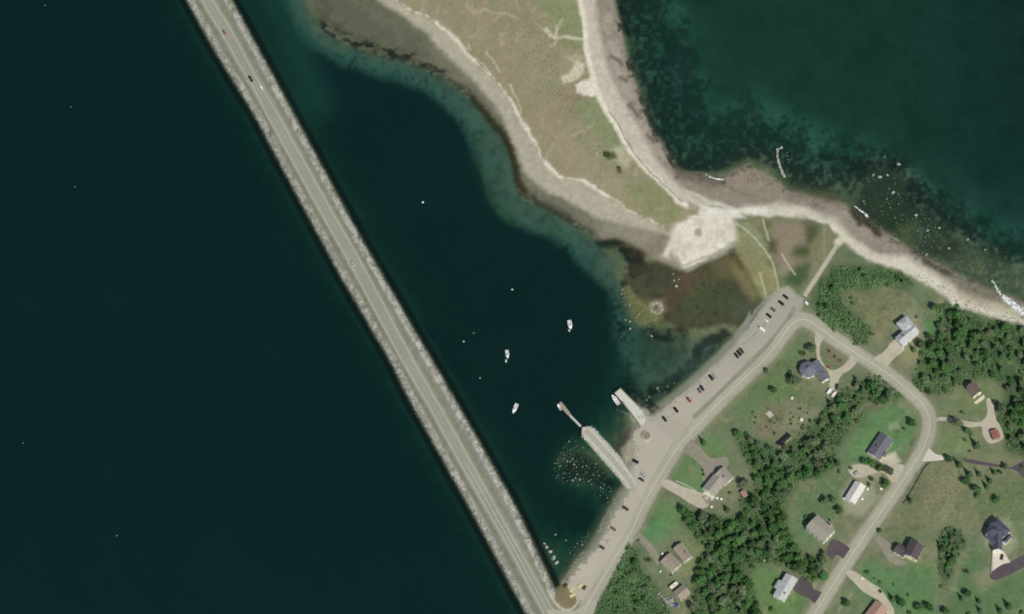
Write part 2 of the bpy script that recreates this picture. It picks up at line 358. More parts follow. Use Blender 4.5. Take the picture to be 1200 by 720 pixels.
# dune grass of the spit
DUNE = SP_C+[(800,272),(812,256)]+SP_E[::-1]
DUNE = [(x, y) for x, y in DUNE]
patch(DUNE, (144,139,110), 4, k=1)
dn = sdf(FU, FV, DUNE)
din = smooth(-dn/8)
lerp((146,134,110), din*smooth(.55+n_big*1.4)*.8); lerp((136,138,100), din*smooth(.35-n_mid*1.5)*.6); lerp((116,112,84), din*smooth(n_fine*1.6-.1)*.45); lerp((172,163,134), din*smooth(2.6*fbm(FU/8, FV/13, 86)-.75)*.6); lerp((126,116,92), din*smooth(2.4*fbm(FU/5, FV/5, 87)-.6)*.4); lerp((146,146,108), din*smooth(2*fbm(FU/20, FV/20, 88)-.3)*.5)
patch([(620,0),(684,0),(688,60),(660,50),(640,20)], (126,134,94), 9, k=.8); patch([(665,110),(700,115),(735,175),(725,190),(690,150)], (124,134,96), 7, k=.8)
patch([(755,205),(800,240),(790,262),(760,252),(735,235)], (128,132,92), 8, k=.8); patch([(560,66),(620,60),(650,120),(690,200),(655,205),(620,150)], (144,134,106), 10, k=.6)
# sandy tidal flats on the harbour side
def band(a, b, rgb, f=3, k=1.0, wild=True):
    patch(list(a)+list(b)[::-1], rgb, f, wild, k)
band(SP_B, SP_D, (116,114,94), 6)
patch([(352,-60),(425,-60),(442,0),(468,18),(498,44),(505,70),(470,70),(430,58),(395,40),(372,24)], (94,98,77), 9)
fl = sdf(WU, WV, SP_B+SP_D[::-1])
lerp((98,98,80), smooth(-fl/6)*smooth(.45+n_mid*1.4)*.7)
band(SP_D, SP_C, (168,161,140), 4)
patch([(700,262),(740,262),(775,276),(780,296),(740,288),(700,280)], (140,134,114), 7, k=.8)
wd = ldist(WU, WV, catmull(SP_B[4:], 4))                                     # weed line along the water
lerp((56,60,44), smooth(1.2-wd/9)*smooth(.6+n_fine*1.1+n_mid*.6)*.85)
lerp((34,44,36), smooth(1.2-ldist(WU, WV, catmull([(380,32),(400,44),(425,54),(455,62),(490,74),(520,90)], 4))/11)*smooth(.5+1.9*fbm(FU/9, FV/5, 61, 3))); stroke([(553,116),(572,138),(592,163),(602,190),(606,212),(614,226)], (60,56,34), 4, 3, True)
stroke([(625,230),(645,247),(665,258)], (62,62,44), 3, 3, True, .8); stroke([(700,286),(725,284),(735,300),(745,318),(728,335)], (34,48,34), 5, 4, True)
patch([(726,288),(770,282),(786,290),(770,300),(740,300)], (84,78,58), 4)
lerp((206,198,174), smooth(.5-(ldist(WU, WV, catmull(SP_C[1:-1], 4))-.9)/3)*smooth(.75+n_fine*1.3)); 
for a in ([(512,26),(530,42),(546,62),(556,72)], [(640,192),(650,201),(658,208)], [(680,213),(700,224),(712,232)], [(598,118),(612,142),(628,170)]): stroke(a, (222,214,192), 1.4, 3.2, True, .85)
for a in ([(524,40),(540,54),(552,66)], [(530,40),(548,58)], [(570,60),(582,76),(586,84)], [(598,100),(607,118),(612,134)], [(548,50),(552,58)], [(560,70),(575,84)]): stroke(a, (206,200,172), .5, 1.2, True, .8)
for a in ([(497,2),(495,14)], [(516,8),(513,16)], [(545,6),(552,14)], [(564,10),(580,15),(594,18),(606,24)], [(604,0),(606,12)], [(626,28),(640,36),(650,46)], [(578,24),(584,20)], [(622,20),(628,8)], [(672,158),(686,152),(695,146)], [(640,190),(648,170)]): stroke([(x+rng.uniform(-1.5,1.5), y+rng.uniform(-1.5,1.5)) for x, y in a], (186,178,148), rng.uniform(.1,.7), 2.4, True, rng.uniform(.4,.75))
stroke([(640,34),(650,46),(662,44),(684,45)], (200,196,166), 1.2, 2.5, True); stroke([(650,45),(658,24)], (196,194,160), .8, 2.5, True, .8); stroke([(652,30),(652,50),(645,56)], (200,194,164), .6, 2.5, True, .7)
# sand blow-outs of the dune, and its beach edge
patch([(674,100),(682,96),(698,93),(704,104),(700,112),(684,113),(676,108)], (212,206,184), 2, curve=True)
patch([(657,92),(668,86),(676,72),(686,76),(684,88),(672,96),(660,100)], (200,190,162), 3); patch([(660,66),(676,64),(686,66),(676,78)], (178,168,142), 4, k=.6)
patch([(716,176),(728,170),(742,186),(736,196),(722,188)], (180,176,148), 5, k=.7); patch([(658,104),(690,114),(672,124),(655,118)], (138,124,98), 5, k=.6)
stroke([(705,118),(720,140)], (188,184,158), 4, 4, True, .6)
# north beach: bright upper strip, grey sand, dark wet edge
band(BE_F, BE_G, (146,138,122), 3)
band(SP_E[:-1]+[(822,248)], BE_F[:12]+[(830,240)], (188,180,162), 5)
stroke(SP_E, (216,208,186), 3, 2.5, True); 
stroke([(716,132),(724,148),(740,176),(757,196),(780,220),(800,236)], (86,82,64), .7, 1.2, True, .8)
band(BE_F[10:], BE_L[:1]+BE_L, (204,198,178), 3)
stroke(BE_F[12:], (190,182,162), 4, 4, True, .7)
stroke([(712,20),(720,60),(732,100),(752,148),(776,186)], (168,158,142), 5, 6, True, .8)
be = sdf(WU, WV, BE_F+BE_G[::-1])
lerp((122,114,98), smooth(-be/5)*smooth(.3+n_mid*1.4)*.55)
for q in ([(716,68),(726,72),(728,76)], [(727,92),(733,96)], [(738,122),(746,132),(748,138)], [(758,160),(766,166)], [(790,196),(798,204)]): stroke(q, (84,72,62), 2, 3, True, .8)
patch([(786,190),(800,196),(830,206),(850,214),(840,224),(815,216),(795,208)], (112,106,92), 5); patch([(800,212),(850,220),(900,218),(918,222),(905,232),(860,236),(825,228)], (140,130,110), 5, k=.8)
for k in range(7): stroke([(815+k*8,206+k*3),(840+k*6,216+k*2),(868+k*5,222+k*2)], (122,114,98), .4, 2, True, .45)
patch([(852,212),(865,200),(880,198),(902,210),(905,218),(880,220)], (150,138,114), 4, k=.8)
for x in (876, 881, 886, 893): stroke([(x,209),(x+1,214)], (92,84,58), .3, 1.2)
for q in ([(1006,252),(1016,262),(1026,274),(1030,276)], [(1000,246),(1008,262)], [(1016,262),(1028,270)], [(1072,295),(1082,296)], [(1085,305),(1102,316),(1112,322)]): stroke(q, (44,38,30), 3, 4, True, .9)
stroke([(1040,277),(1052,284),(1062,288)], (196,190,174), .3, 1.2, True, .8); stroke([(1076,306),(1092,318),(1104,328)], (176,168,146), .5, 1.2, True, .8)
patch([(1030,262),(1062,270),(1084,288),(1068,292),(1044,280)], (112,104,90), 5, k=.8)
patch([(1112,322),(1160,342),(1176,356),(1150,352),(1124,342)], (118,110,92), 5, k=.8)
stroke([(1128,346),(1155,356),(1185,364),(1200,370)], (168,158,130), 5, 4, True, .6)
fs = smooth(1.1-ldist(WU, WV, catmull(BE_G[4:], 4))/16)*(H > -.4)
lerp((74,68,58), fs*smooth(2.6*fbm(FU/7, FV/5, 96)-.35)*.75); lerp((176,168,150), fs*smooth(2.4*fbm(FU/10, FV/4, 97)-.75)*.6)
for k in range(5): stroke([(p[0]-4-k*3, p[1]+2+k*2.5) for p in BE_G[11:20]], (118,110,96), .4, 2.5, True, .35)
# the bright sand neck and the weed flats south of it
patch(MARSH, (70,70,48), 5)
patch([(790,322),(812,316),(822,330),(800,350),(782,366),(772,352)], (84,66,52), 11, k=.6); patch([(800,358),(815,336),(845,332),(862,350),(840,366),(815,374)], (62,78,48), 13, k=.7)
patch([(858,352),(876,350),(890,360),(874,376),(858,372)], (72,84,64), 9, k=.7); patch([(768,308),(790,316),(782,340),(760,350),(750,330)], (64,68,48), 9)
patch([(742,272),(786,276),(796,300),(790,312),(768,298),(745,292)], (140,132,112), 6, k=.8)
md = smooth(-sdf(WU, WV, MARSH)/8); lerp((48,54,36), md*smooth(2.2*fbm(FU/7, FV/7, 91)-.2)*.6); lerp((88,82,56), md*smooth(2.2*fbm(FU/5, FV/5, 92)-.4)*.5)
patch([(828,308),(852,296),(866,310),(872,332),(860,328),(840,322)], (88,86,58), 8); patch([(860,318),(876,318),(892,345),(884,356),(870,340)], (112,108,74), 7)
patch([(862,270),(880,274),(908,318),(912,340),(896,352),(876,318),(862,296)], (132,130,92), 3); patch([(852,308),(866,300),(880,330),(864,326)], (112,104,66), 5, k=.6)
patch([(858,304),(872,306),(868,318)], (82,72,42), 4, k=.7)
patch([(866,262),(880,262),(908,300),(898,312),(876,282)], (132,136,100), 3)
patch([(770,286),(790,296),(800,314),(780,308),(760,300)], (132,124,104), 5, k=.8)
patch(NECK, (196,188,166), 6); lerp((212,206,186), smooth(.5-sdf(WU+3*n_fine, WV+3*n_mid, NECK)/7-.2)*smooth(.7+n_mid*.9)); stroke([(808,286),(800,300),(806,312)], (190,182,164), 3, 4, True, .7); patch([(813,268),(822,268),(823,276),(812,275)], (158,152,126), 2)
stroke([(792,300),(800,312),(812,306),(830,300),(850,290)], (110,98,76), .5, 2, True, .7)
stroke([(786,296),(796,314)], (90,78,60), 1, 2, True, .6)
patch([(816,242),(860,246),(900,243),(900,254),(866,258),(840,256)], (216,210,192), 3); patch([(808,238),(820,244),(818,254),(806,252)], (132,128,96), 3, k=.8)
ring = np.abs(np.hypot(FU-769, (FV-361)*1.1)-6+1.5*n_fine); lerp((176,164,140), smooth(1.6-ring/2.6)); patch([(756,352),(778,350),(780,366),(766,374)], (128,116,92), 4, k=.5)
patch(RK_W, (104,110,66), 4, k=.8)
# park between neck and track
patch([(905,262),(940,256),(955,272),(952,300),(938,318),(915,322),(905,290)], (134,124,102), 8); patch([(870,252),(895,254),(905,262),(900,285),(890,270)], (122,122,86), 4)
patch([(940,262),(956,264),(964,282),(952,300),(942,304),(928,300),(932,290),(948,288)], (76,84,54), 7); patch([(918,328),(935,310),(948,308),(948,322),(940,338),(922,336)], (66,84,52), 7)
patch([(901,283),(911,283),(911,298),(901,297)], (86,84,58), 6); patch([(897,303),(906,303),(904,313),(898,312)], (100,98,66), 6, k=.8); patch([(896,260),(904,260),(904,268),(897,268)], (100,96,70), 3, k=.8)
patch([(950,290),(966,262),(980,278),(966,310),(950,326)], (126,122,90), 5, k=.8); patch([(705,178),(718,178),(722,185),(710,188)], (84,88,60), 2.5); patch([(722,194),(728,194),(729,202),(723,202)], (92,84,60), 2)
patch([(736,348),(750,352)]+RK_W[3:6], (120,118,76), 4, k=.5)
# footpaths
for q in ([(862,262),(872,268),(885,280),(898,296),(906,310),(911,330),(912,342)], [(894,257),(897,268),(901,282)], [(890,320),(896,340),(898,350)], [(916,298),(926,314),(932,322)]): stroke(q, (194,190,158), .7, 1.2, False, .85)
stroke([(966,262),(966,306)], (160,156,124), .5, 1.2, False, .6)
stroke([(982,286),(962,317),(944,345)], (172,166,140), 2.2, 2); stroke([(982,284),(988,280)], (198,192,168), 4, 3)
# rough gravel and verge of the causeway
mw = sdf(QU, QV, CW_W+[(690,786)]+[(680,720),(660,705)]+CW_E[::-1], 60)
lerp((130,132,118), smooth(.5-(mw+1)/3))
CL = catmull([((a[0]+b[0])/2, (a[1]+b[1])/2) for a, b in zip(CW_RW, resamp_n(CW_RE, len(CW_RW)))], 4)
dcl = ldist(FU, FV, CL)
side = ((FU-np.interp(FV, CL[:, 1], CL[:, 0])) > 0)
incw = mw < 1
lerp((150,148,130), incw*smooth(1.6-dcl/8)); lerp((122,124,98), incw*side*smooth(1-np.abs(dcl-11)/5)*smooth(.7+n_mid*1.2)*.9); lerp((120,118,96), incw*(~side)*smooth(1-np.abs(dcl-10)/4)*smooth(.8+n_mid*1.2)*.9)
lerp((176,174,162), incw*smooth(1.3-np.abs(mw+5)/4)*smooth(.75+n_fine*1.2))
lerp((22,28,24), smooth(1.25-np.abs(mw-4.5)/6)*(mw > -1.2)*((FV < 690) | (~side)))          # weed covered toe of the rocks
# lot surroundings
ld = sdf(QU, QV, LOT)
lerp((158,156,138), smooth(.9-(ld-2)/5)*(FU < 945)*(FV < 716))
lerp((146,148,124), smooth(1-np.abs(ld-6)/4)*(FU+FV < 1262)*(FU < 880)*.8)
rd = ldist(FU, FV, ROAD_C)
lerp((164,160,138), smooth(1-(rd-6.0)/5)*smooth(.95+n_mid*.5)); lerp((126,124,98), smooth(1-np.abs(rd-12)/3.5)*.55)
patch([(660,684),(652,690),(650,704),(660,715),(674,713),(678,702),(674,694),(690,700),(684,716),(690,690)], (132,122,92), 3, False); patch([(655,688),(672,686),(676,702),(664,712),(655,702)], (126,116,84), 3, False)
stroke([(642,692),(648,703),(656,712),(664,716),(672,713),(677,705),(677,697),(675,690)], (188,182,158), 1.3, 1.2, False)
# beach by the boat ramp, boulder headland and dark mud
patch([(728,524),(740,514),(746,524),(744,540),(734,545)], (166,158,136), 3); patch([(712,518),(728,508),(742,500),(742,514),(728,526),(722,534)], (88,80,68), 5)
patch([(742,508),(754,502),(762,508),(764,520),(762,536),(752,528),(744,524)], (172,164,142), 3, False)
band(SHORE_LOT[:7], [(692,702),(700,690),(712,640),(722,612),(735,588),(742,572)], (132,132,116), 4, k=.6)
patch([(676,528),(690,536),(712,552),(726,566),(716,576),(690,566),(660,562),(656,540)], (36,52,36), 7)
patch([(1000,250),(1010,215),(1040,195),(1070,215),(1090,250),(1120,270),(1130,300),(1100,305),(1050,280)], (54,60,44), 8, k=.9)
patch([(1050,268),(1072,260),(1084,282),(1070,290),(1056,284)], (104,104,64), 6, k=.8); patch([(918,206),(950,212),(985,226),(1000,240),(960,232),(925,222)], (84,80,58), 6, k=.7)
patch([(820,160),(850,160),(880,176),(870,195),(830,195),(800,196),(785,180)], (66,68,44), 12, k=.6)
# below the water line: sand, then weed patches and dark deep bottom
deep = smooth((-H-.3)/.5)
sand = lin((150,148,122))
uw = np.zeros_like(C); uw[:] = sand
wmask = smooth(.5+1.6*fbm(FU/26, FV/26, 31)+.5*n_fine)
east = smooth((FU-.35*FV-690)/60)*(FV < 380)
nearsh = np.minimum(ldist(FU, FV, catmull(BE_G, 6), 120), 120)
wk = np.where(east > .5, smooth((92-nearsh+40*fbm(FU/24, FV/24, 33)+18*n_fine)/44)*np.clip(.72+.8*fbm(FU/5, FV/5, 34), .25, 1)+.25*wmask, .45+.12*wmask+.2*smooth(.3+1.6*fbm(FU/8, FV/8, 35)))
wk = np.maximum(wk, smooth((nearsh-60)/30)*.55*east)
uw = uw+(lin((30,36,28))-uw)*np.clip(wk, 0, .92)[..., None]
keep = np.maximum(smooth(1.4-np.abs(mw-4.5)/7), np.maximum(smooth(.5-sdf(WU, WV, RK_N)/12), smooth(.5-sdf(WU, WV, RK_H)/14)))
keep = np.maximum(keep, smooth(1.2-wd/7))
sb = smooth(1.15-ldist(WU, WV, catmull([(1080,280),(1120,300),(1160,322),(1200,336),(1260,350)], 6), 60)/26); lerp((70,76,62), sb*smooth(.6+n_fine*1.3)); lerp((112,116,98), sb*smooth(n_fine*2.4+n_mid-.3)*.6); keep = np.maximum(keep, sb)
C = C+(uw-C)*(deep*(1-keep))[..., None]
dsh = lin((24,30,26))
for q, r_ in (([(728,0),(734,40),(740,70),(750,104),(760,128),(772,160),(790,192)], 3), ([(800,60),(795,90),(815,130)], 9), ([(735,446),(748,470),(764,478)], 6), ([(768,390),(788,394),(800,392)], 5), ([(742,318),(750,300),(733,296)], 4), ([(768,458),(800,436),(828,408),(852,392)], 4), ([(1010,200),(1040,186),(1060,190)], 8), ([(1080,225),(1110,235),(1125,250)], 14)):
    w_ = smooth(1.3-(ldist(WU+3*n_mid*4, WV, catmull(q, 4))-r_*.3)/(r_*1.8))*(H < .3)*np.clip(.75+n_mid*1.2+n_fine*.5, .2, 1); C = C+(dsh-C)*(w_*.85)[..., None]
C *= (1+.10*n_mid+.15*n_fine*(H > -.3)+.07*fbm(FU/1.6, FV/1.6, 85, 2)*(H > .2))[..., None]
C *= (1+.10*smooth((FU-700)/40)*smooth((FV-300)/30)*smooth((C[..., 1]-C[..., 2])/.03)*smooth((.3-C[..., 1])/.05))[..., None]
C = np.clip(C, .004, .9)
# ---- mesh
NY, NX = UU.shape
def grid_mesh(name, Z, keepf=None):
    x, y, z = PW(UU, VV, Z)
    me = bpy.data.meshes.new(name)
    ii = np.arange(NY*NX).reshape(NY, NX)
    q = np.stack([ii[1:, :-1], ii[1:, 1:], ii[:-1, 1:], ii[:-1, :-1]], -1).reshape(-1, 4)
    co = np.stack([x, y, z], -1).reshape(-1, 3)
    used = None
    if keepf is not None:
        q = q[keepf.reshape(-1)]; used = np.unique(q); mp = np.full(NY*NX, -1); mp[used] = np.arange(len(used)); q = mp[q]; co = co[used]
    me.vertices.add(len(co)); me.vertices.foreach_set('co', co.reshape(-1).astype(np.float32))
    me.loops.add(q.size); me.loops.foreach_set('vertex_index', q.reshape(-1).astype(np.int32))
    me.polygons.add(len(q)); me.polygons.foreach_set('loop_start', np.arange(0, q.size, 4, dtype=np.int32))
    me.polygons.foreach_set('use_smooth', np.ones(len(q), bool))
    me.update(calc_edges=True); return me, used
def vcol(me, name, c, used=None):
    c = c.reshape(-1, 3)
    if used is not None: c = c[used]
    a = me.attributes.new(name, 'FLOAT_COLOR', 'POINT'); a.data.foreach_set('color', np.concatenate([c, np.ones((len(c), 1))], 1).reshape(-1).astype(np.float32))
me, _ = grid_mesh('ground', H); vcol(me, 'ground_colour', C)
m, nt, b, out = newmat('ground'); L = nt.links.new
at = nd(nt, 'ShaderNodeAttribute', attribute_name='ground_colour'); tc = nd(nt, 'ShaderNodeTexCoord')
n1 = nd(nt, 'ShaderNodeTexNoise'); n1.inputs['Scale'].default_value = .9; n1.inputs['Detail'].default_value = 8; n1.inputs['Roughness'].default_value = .7; L(tc.outputs['Object'], n1.inputs['Vector'])
mr = nd(nt, 'ShaderNodeMapRange'); mr.inputs[1].default_value = .25; mr.inputs[2].default_value = .75; mr.inputs[3].default_value = .88; mr.inputs[4].default_value = 1.12; L(n1.outputs[0], mr.inputs[0])
mx = nd(nt, 'ShaderNodeVectorMath', operation='SCALE'); L(at.outputs['Color'], mx.inputs[0]); L(mr.outputs[0], mx.inputs['Scale']); L(mx.outputs[0], b.inputs['Base Color'])
b.inputs['Roughness'].default_value = .95; b.inputs['Specular IOR Level'].default_value = .15
bp = nd(nt, 'ShaderNodeBump'); bp.inputs['Strength'].default_value = .5; bp.inputs['Distance'].default_value = .22; L(n1.outputs[0], bp.inputs['Height']); L(bp.outputs[0], b.inputs['Normal'])
tag(link('ground', me, m), kind='structure')
# ================================================================ WATER
D = np.maximum(-H, 0)
kr = np.array([.62, .30, .36])
T = np.exp(-D[..., None]*kr)
B = np.zeros(UU.shape+(3,)); B[:] = lin((9,34,32))
def wreg(rgb, w): B[:] = B+(lin(rgb)-B)*np.clip(w, 0, 1)[..., None]
inner = (FU > np.interp(FV, CL[:, 1], CL[:, 0])).astype(float)
wreg((11,35,33), inner)
wreg((12,40,35), smooth((FV-560)/260)*(1-inner)*.6)
eb = smooth((FU-.30*FV-700)/40)*smooth((400-FV)/40)
wreg((19,50,39), eb); wreg((14,40,36), eb*smooth((FU-1040)/150)*smooth((330-FV)/250)); wreg((44,88,74), eb*smooth(1.25-nearsh/120)*smooth(.7+fbm(FU/26, FV/26, 41)*.9)*.9*(1-.7*smooth(wk*1.2-.1))); wreg((18,38,34), eb*smooth(wk*1.2-.1)*smooth(1.2-nearsh/70)*.6)
wreg((22,60,52), inner*(1-eb)*smooth((40-ldist(FU, FV, catmull([(290,-60),(340,40),(370,120)], 6), 60))/40)*.8)
shal = np.minimum(ldist(WU, WV, catmull([((p[0]+q[0])/2, (p[1]+q[1])/2) for p, q in zip(resamp_n(SP_A, 40), resamp_n(SP_B, 40))], 5), 60), 60)
wreg((58,106,90), inner*(1-eb)*smooth(1.25-shal/21)*smooth(.85+n_fine*.7+n_mid*.4)*.85)
sh2 = ldist(WU, WV, catmull([(704,296),(722,326),(732,360),(736,390),(752,430),(790,432),(830,404)], 5), 60)
wreg((54,94,82), inner*(1-eb)*smooth(1.2-sh2/20)*smooth(.7+n_fine*.8+n_mid*.6)*.75)
nb = 1+.06*fbm((FU*.5+FV*.86)/70, (FU*.86-FV*.5)/9, 55)+.10*fbm(FU/60, FV/60, 51)+.05*fbm(FU/3, FV/3, 52, 2)+eb*(.16*fbm(FU/2.2, FV/2.2, 53, 2)+.12*fbm(FU/18, FV/18, 54))
B = B*nb[..., None]
f = H.copy(); cell = np.minimum(np.minimum(f[1:, :-1], f[1:, 1:]), np.minimum(f[:-1, 1:], f[:-1, :-1])) < .05
me, used = grid_mesh('sea', np.zeros_like(H), cell)
vcol(me, 'clarity', T, used); vcol(me, 'body_colour', B*(1-T), used)
m, nt, b, out = newmat('sea_water'); nt.nodes.remove(b); L = nt.links.new
a1 = nd(nt, 'ShaderNodeAttribute', attribute_name='clarity'); a2 = nd(nt, 'ShaderNodeAttribute', attribute_name='body_colour')
tr = nd(nt, 'ShaderNodeBsdfTransparent'); df = nd(nt, 'ShaderNodeBsdfDiffuse'); ad = nd(nt, 'ShaderNodeAddShader')
L(a1.outputs['Color'], tr.inputs[0]); L(a2.outputs['Color'], df.inputs[0]); L(tr.outputs[0], ad.inputs[0]); L(df.outputs[0], ad.inputs[1])
gl = nd(nt, 'ShaderNodeBsdfGlossy'); gl.inputs['Roughness'].default_value = .18
fr = nd(nt, 'ShaderNodeFresnel'); fr.inputs['IOR'].default_value = 1.33
tc = nd(nt, 'ShaderNodeTexCoord'); n1 = nd(nt, 'ShaderNodeTexNoise'); n1.inputs['Scale'].default_value = .35; n1.inputs['Detail'].default_value = 6; L(tc.outputs['Object'], n1.inputs['Vector'])
bp = nd(nt, 'ShaderNodeBump'); bp.inputs['Strength'].default_value = .6; bp.inputs['Distance'].default_value = .5; L(n1.outputs[0], bp.inputs['Height'])
for q in (gl, fr): L(bp.outputs[0], q.inputs['Normal'])
mx = nd(nt, 'ShaderNodeMixShader'); L(fr.outputs[0], mx.inputs[0]); L(ad.outputs[0], mx.inputs[1]); L(gl.outputs[0], mx.inputs[2]); L(mx.outputs[0], out.inputs[0])
tag(link('sea', me, m), kind='structure')
# ================================================================ ROADS AND PAVED GROUND
def drape_ribbon(name, pts, w, lift, m, kind='structure', nw=5, smooth_=True, off=0.0):
    p = catmull(pts, 2.0) if smooth_ else resamp(pts)
    t = np.gradient(p, axis=0); t /= np.linalg.norm(t, axis=1)[:, None]+1e-9; n = np.stack([-t[:, 1], t[:, 0]], 1)
    v = []; f = []
    for k in range(nw):
        s = off+(k/(nw-1)-.5)*w; q = p+n*s; h = hgt(q[:, 0], q[:, 1])+lift; x, y, z = PW(q[:, 0], q[:, 1], h); v.append(np.stack([x, y, z], 1))
    v = np.stack(v, 1).reshape(-1, 3)
    for i in range(len(p)-1):
        for k in range(nw-1): a = i*nw+k; f.append((a, a+1, a+nw+1, a+nw))
    me = mesh(name, v, f); fixup(me)
    ua = me.attributes.new('across', 'FLOAT', 'POINT'); ua.data.foreach_set('value', np.tile(np.linspace(0, 1, nw), len(p)).astype(np.float32))
    o = link(name, me, m)
    if kind: tag(o, kind=kind)
    return o
def fixup(me):
    bm = bmesh.new(); bm.from_mesh(me); bmesh.ops.recalc_face_normals(bm, faces=bm.faces)
    bm.normal_update()
    if sum(f.normal.z for f in bm.faces) < 0: bmesh.ops.reverse_faces(bm, faces=bm.faces)
    bm.to_mesh(me); bm.free()
def drape_poly(name, pts, lift, m, kind='structure', step=5, curve=False, parent=None):
    if curve: pts = [tuple(q) for q in catmull(pts, 3, True)]
    else: pts = [tuple(q) for q in resamp(list(pts)+[pts[0]])[:-1:3]]
    A = np.array(pts); gu, gv = np.meshgrid(np.arange(A[:, 0].min(), A[:, 0].max(), step), np.arange(A[:, 1].min(), A[:, 1].max(), step))
    gu = gu.ravel(); gv = gv.ravel(); ok = inside(gu, gv, pts) & (seg_dist(gu, gv, pts, True) > 1.2)
    vs = [Vector(q) for q in pts]+[Vector((a, b_)) for a, b_ in zip(gu[ok], gv[ok])]
    r = geometry.delaunay_2d_cdt(vs, [], [list(range(len(pts)))], 1, 1e-4)
    vv = np.array([tuple(q) for q in r[0]]); x, y, z = PW(vv[:, 0], vv[:, 1], hgt(vv[:, 0], vv[:, 1])+lift)
    me = mesh(name, np.stack([x, y, z], 1), r[2]); fixup(me)
    o = link(name, me, m, parent)
    if kind: tag(o, kind=kind)
    return o
M = {}
M['asphalt'] = mat('weathered_asphalt', (166,163,143), .95, .06, .25, .02)
M['cway'] = mat('causeway_asphalt', (145,146,128), .95, .06, .3, .02)
M['lot'] = mat('gravel_lot', (168,160,144), .95, .10, .05, .03, detail=10)
def lotmat():
    m = mat('gravel_lot_mix', (168,160,144), .95, .05, .4, .03); nt = m.node_tree; b = nt.nodes['Principled BSDF']; L = nt.links.new
    src = b.inputs['Base Color'].links[0].from_socket; tc = nd(nt, 'ShaderNodeTexCoord'); sp = nd(nt, 'ShaderNodeSeparateXYZ'); L(tc.outputs['Object'], sp.inputs[0])
    n1 = nd(nt, 'ShaderNodeTexNoise'); n1.inputs['Scale'].default_value = .035; n1.inputs['Detail'].default_value = 6; L(tc.outputs['Object'], n1.inputs['Vector'])
    ad = nd(nt, 'ShaderNodeMath', operation='MULTIPLY_ADD'); ad.inputs[1].default_value = 140; L(n1.outputs[0], ad.inputs[0]); L(sp.outputs['Y'], ad.inputs[2])
    mr = nd(nt, 'ShaderNodeMapRange'); mr.inputs[1].default_value = -60; mr.inputs[2].default_value = 60; L(ad.outputs[0], mr.inputs[0])
    r = nd(nt, 'ShaderNodeValToRGB'); r.color_ramp.elements[0].color = (*lin((181,173,152)), 1); r.color_ramp.elements[1].color = (*lin((157,154,139)), 1); L(mr.outputs[0], r.inputs[0])
    mx = nd(nt, 'ShaderNodeMix', data_type='RGBA'); mx.inputs[0].default_value = .72; L(src, mx.inputs[6]); L(r.outputs[0], mx.inputs[7]); L(mx.outputs[2], b.inputs['Base Color']); return m
M['lot'] = lotmat()
M['seam'] = mat('worn_asphalt', (140,136,118), .95, .12, .3, .02)
M['paint'] = mat('road_paint', (180,179,156), .7, .12, 1.5)
M['yellow_paint'] = mat('yellow_road_paint', (198,194,164), .7, .12, 1.5)
M['gravel'] = mat('pale_gravel', (180,172,150), .95, .10, .3, .04)
M['dkpave'] = mat('dark_paving', (86,77,78), .9, .10, .25, .02)
M['white_gravel'] = mat('white_gravel', (206,200,180), .95, .06, .4, .04)
M['concrete'] = mat('concrete', (182,180,166), .85, .10, .35, .02)
def tracks(m, amp):
    nt = m.node_tree; b = nt.nodes['Principled BSDF']; L = nt.links.new; src = b.inputs['Base Color'].links[0].from_socket
    at = nd(nt, 'ShaderNodeAttribute', attribute_name='across'); k = nd(nt, 'ShaderNodeMath', operation='MULTIPLY'); k.inputs[1].default_value = 4*2*math.pi; L(at.outputs['Fac'], k.inputs[0])
    cs = nd(nt, 'ShaderNodeMath', operation='COSINE'); L(k.outputs[0], cs.inputs[0])
    tc = nd(nt, 'ShaderNodeTexCoord'); n = nd(nt, 'ShaderNodeTexNoise'); n.inputs['Scale'].default_value = .06; n.inputs['Detail'].default_value = 5; L(tc.outputs['Object'], n.inputs['Vector'])
    mm = nd(nt, 'ShaderNodeMath', operation='MULTIPLY'); L(cs.outputs[0], mm.inputs[0]); L(n.outputs[0], mm.inputs[1])
    n2 = nd(nt, 'ShaderNodeTexVoronoi'); n2.inputs['Scale'].default_value = .045; L(tc.outputs['Object'], n2.inputs['Vector'])
    sp = nd(nt, 'ShaderNodeSeparateColor'); L(n2.outputs['Color'], sp.inputs[0])
    s1 = nd(nt, 'ShaderNodeMath', operation='MULTIPLY_ADD'); s1.inputs[1].default_value = amp; s1.inputs[2].default_value = 1; L(mm.outputs[0], s1.inputs[0])
    s2 = nd(nt, 'ShaderNodeMapRange'); s2.inputs[3].default_value = -.05; s2.inputs[4].default_value = .04; L(sp.outputs[0], s2.inputs[0])
    s3 = nd(nt, 'ShaderNodeMath', operation='ADD'); L(s1.outputs[0], s3.inputs[0]); L(s2.outputs[0], s3.inputs[1])
    vm = nd(nt, 'ShaderNodeVectorMath', operation='SCALE'); L(src, vm.inputs[0]); L(s3.outputs[0], vm.inputs['Scale']); L(vm.outputs[0], b.inputs['Base Color'])
tracks(M['asphalt'], .13); tracks(M['cway'], .12); tracks(M['lot'], 0)
RC = np.array([(a, b_) for a, b_ in ROAD])
drape_ribbon('harbour_road', ROAD, 11.5, .12, M['asphalt'], nw=17)
drape_ribbon('road_marking', ROAD[1:-1], .9, .15, M['yellow_paint'], nw=2, off=0)
cmid = [((a[0]+b_[0])/2, (a[1]+b_[1])/2) for a, b_ in zip(CW_RW, resamp_n(CW_RE, len(CW_RW)))]
W5 = CW_RW
drape_ribbon('causeway_road', [tuple(q) for q in CL[::6]]+[tuple(CL[-1])], 14.5, .10, M['cway'], nw=17)
drape_ribbon('edge_line', CW_RW, .8, .13, M['paint'], nw=2); drape_ribbon('edge_line', CW_RE, .8, .13, M['paint'], nw=2)
cc = [tuple(q) for q in CL[::6]]
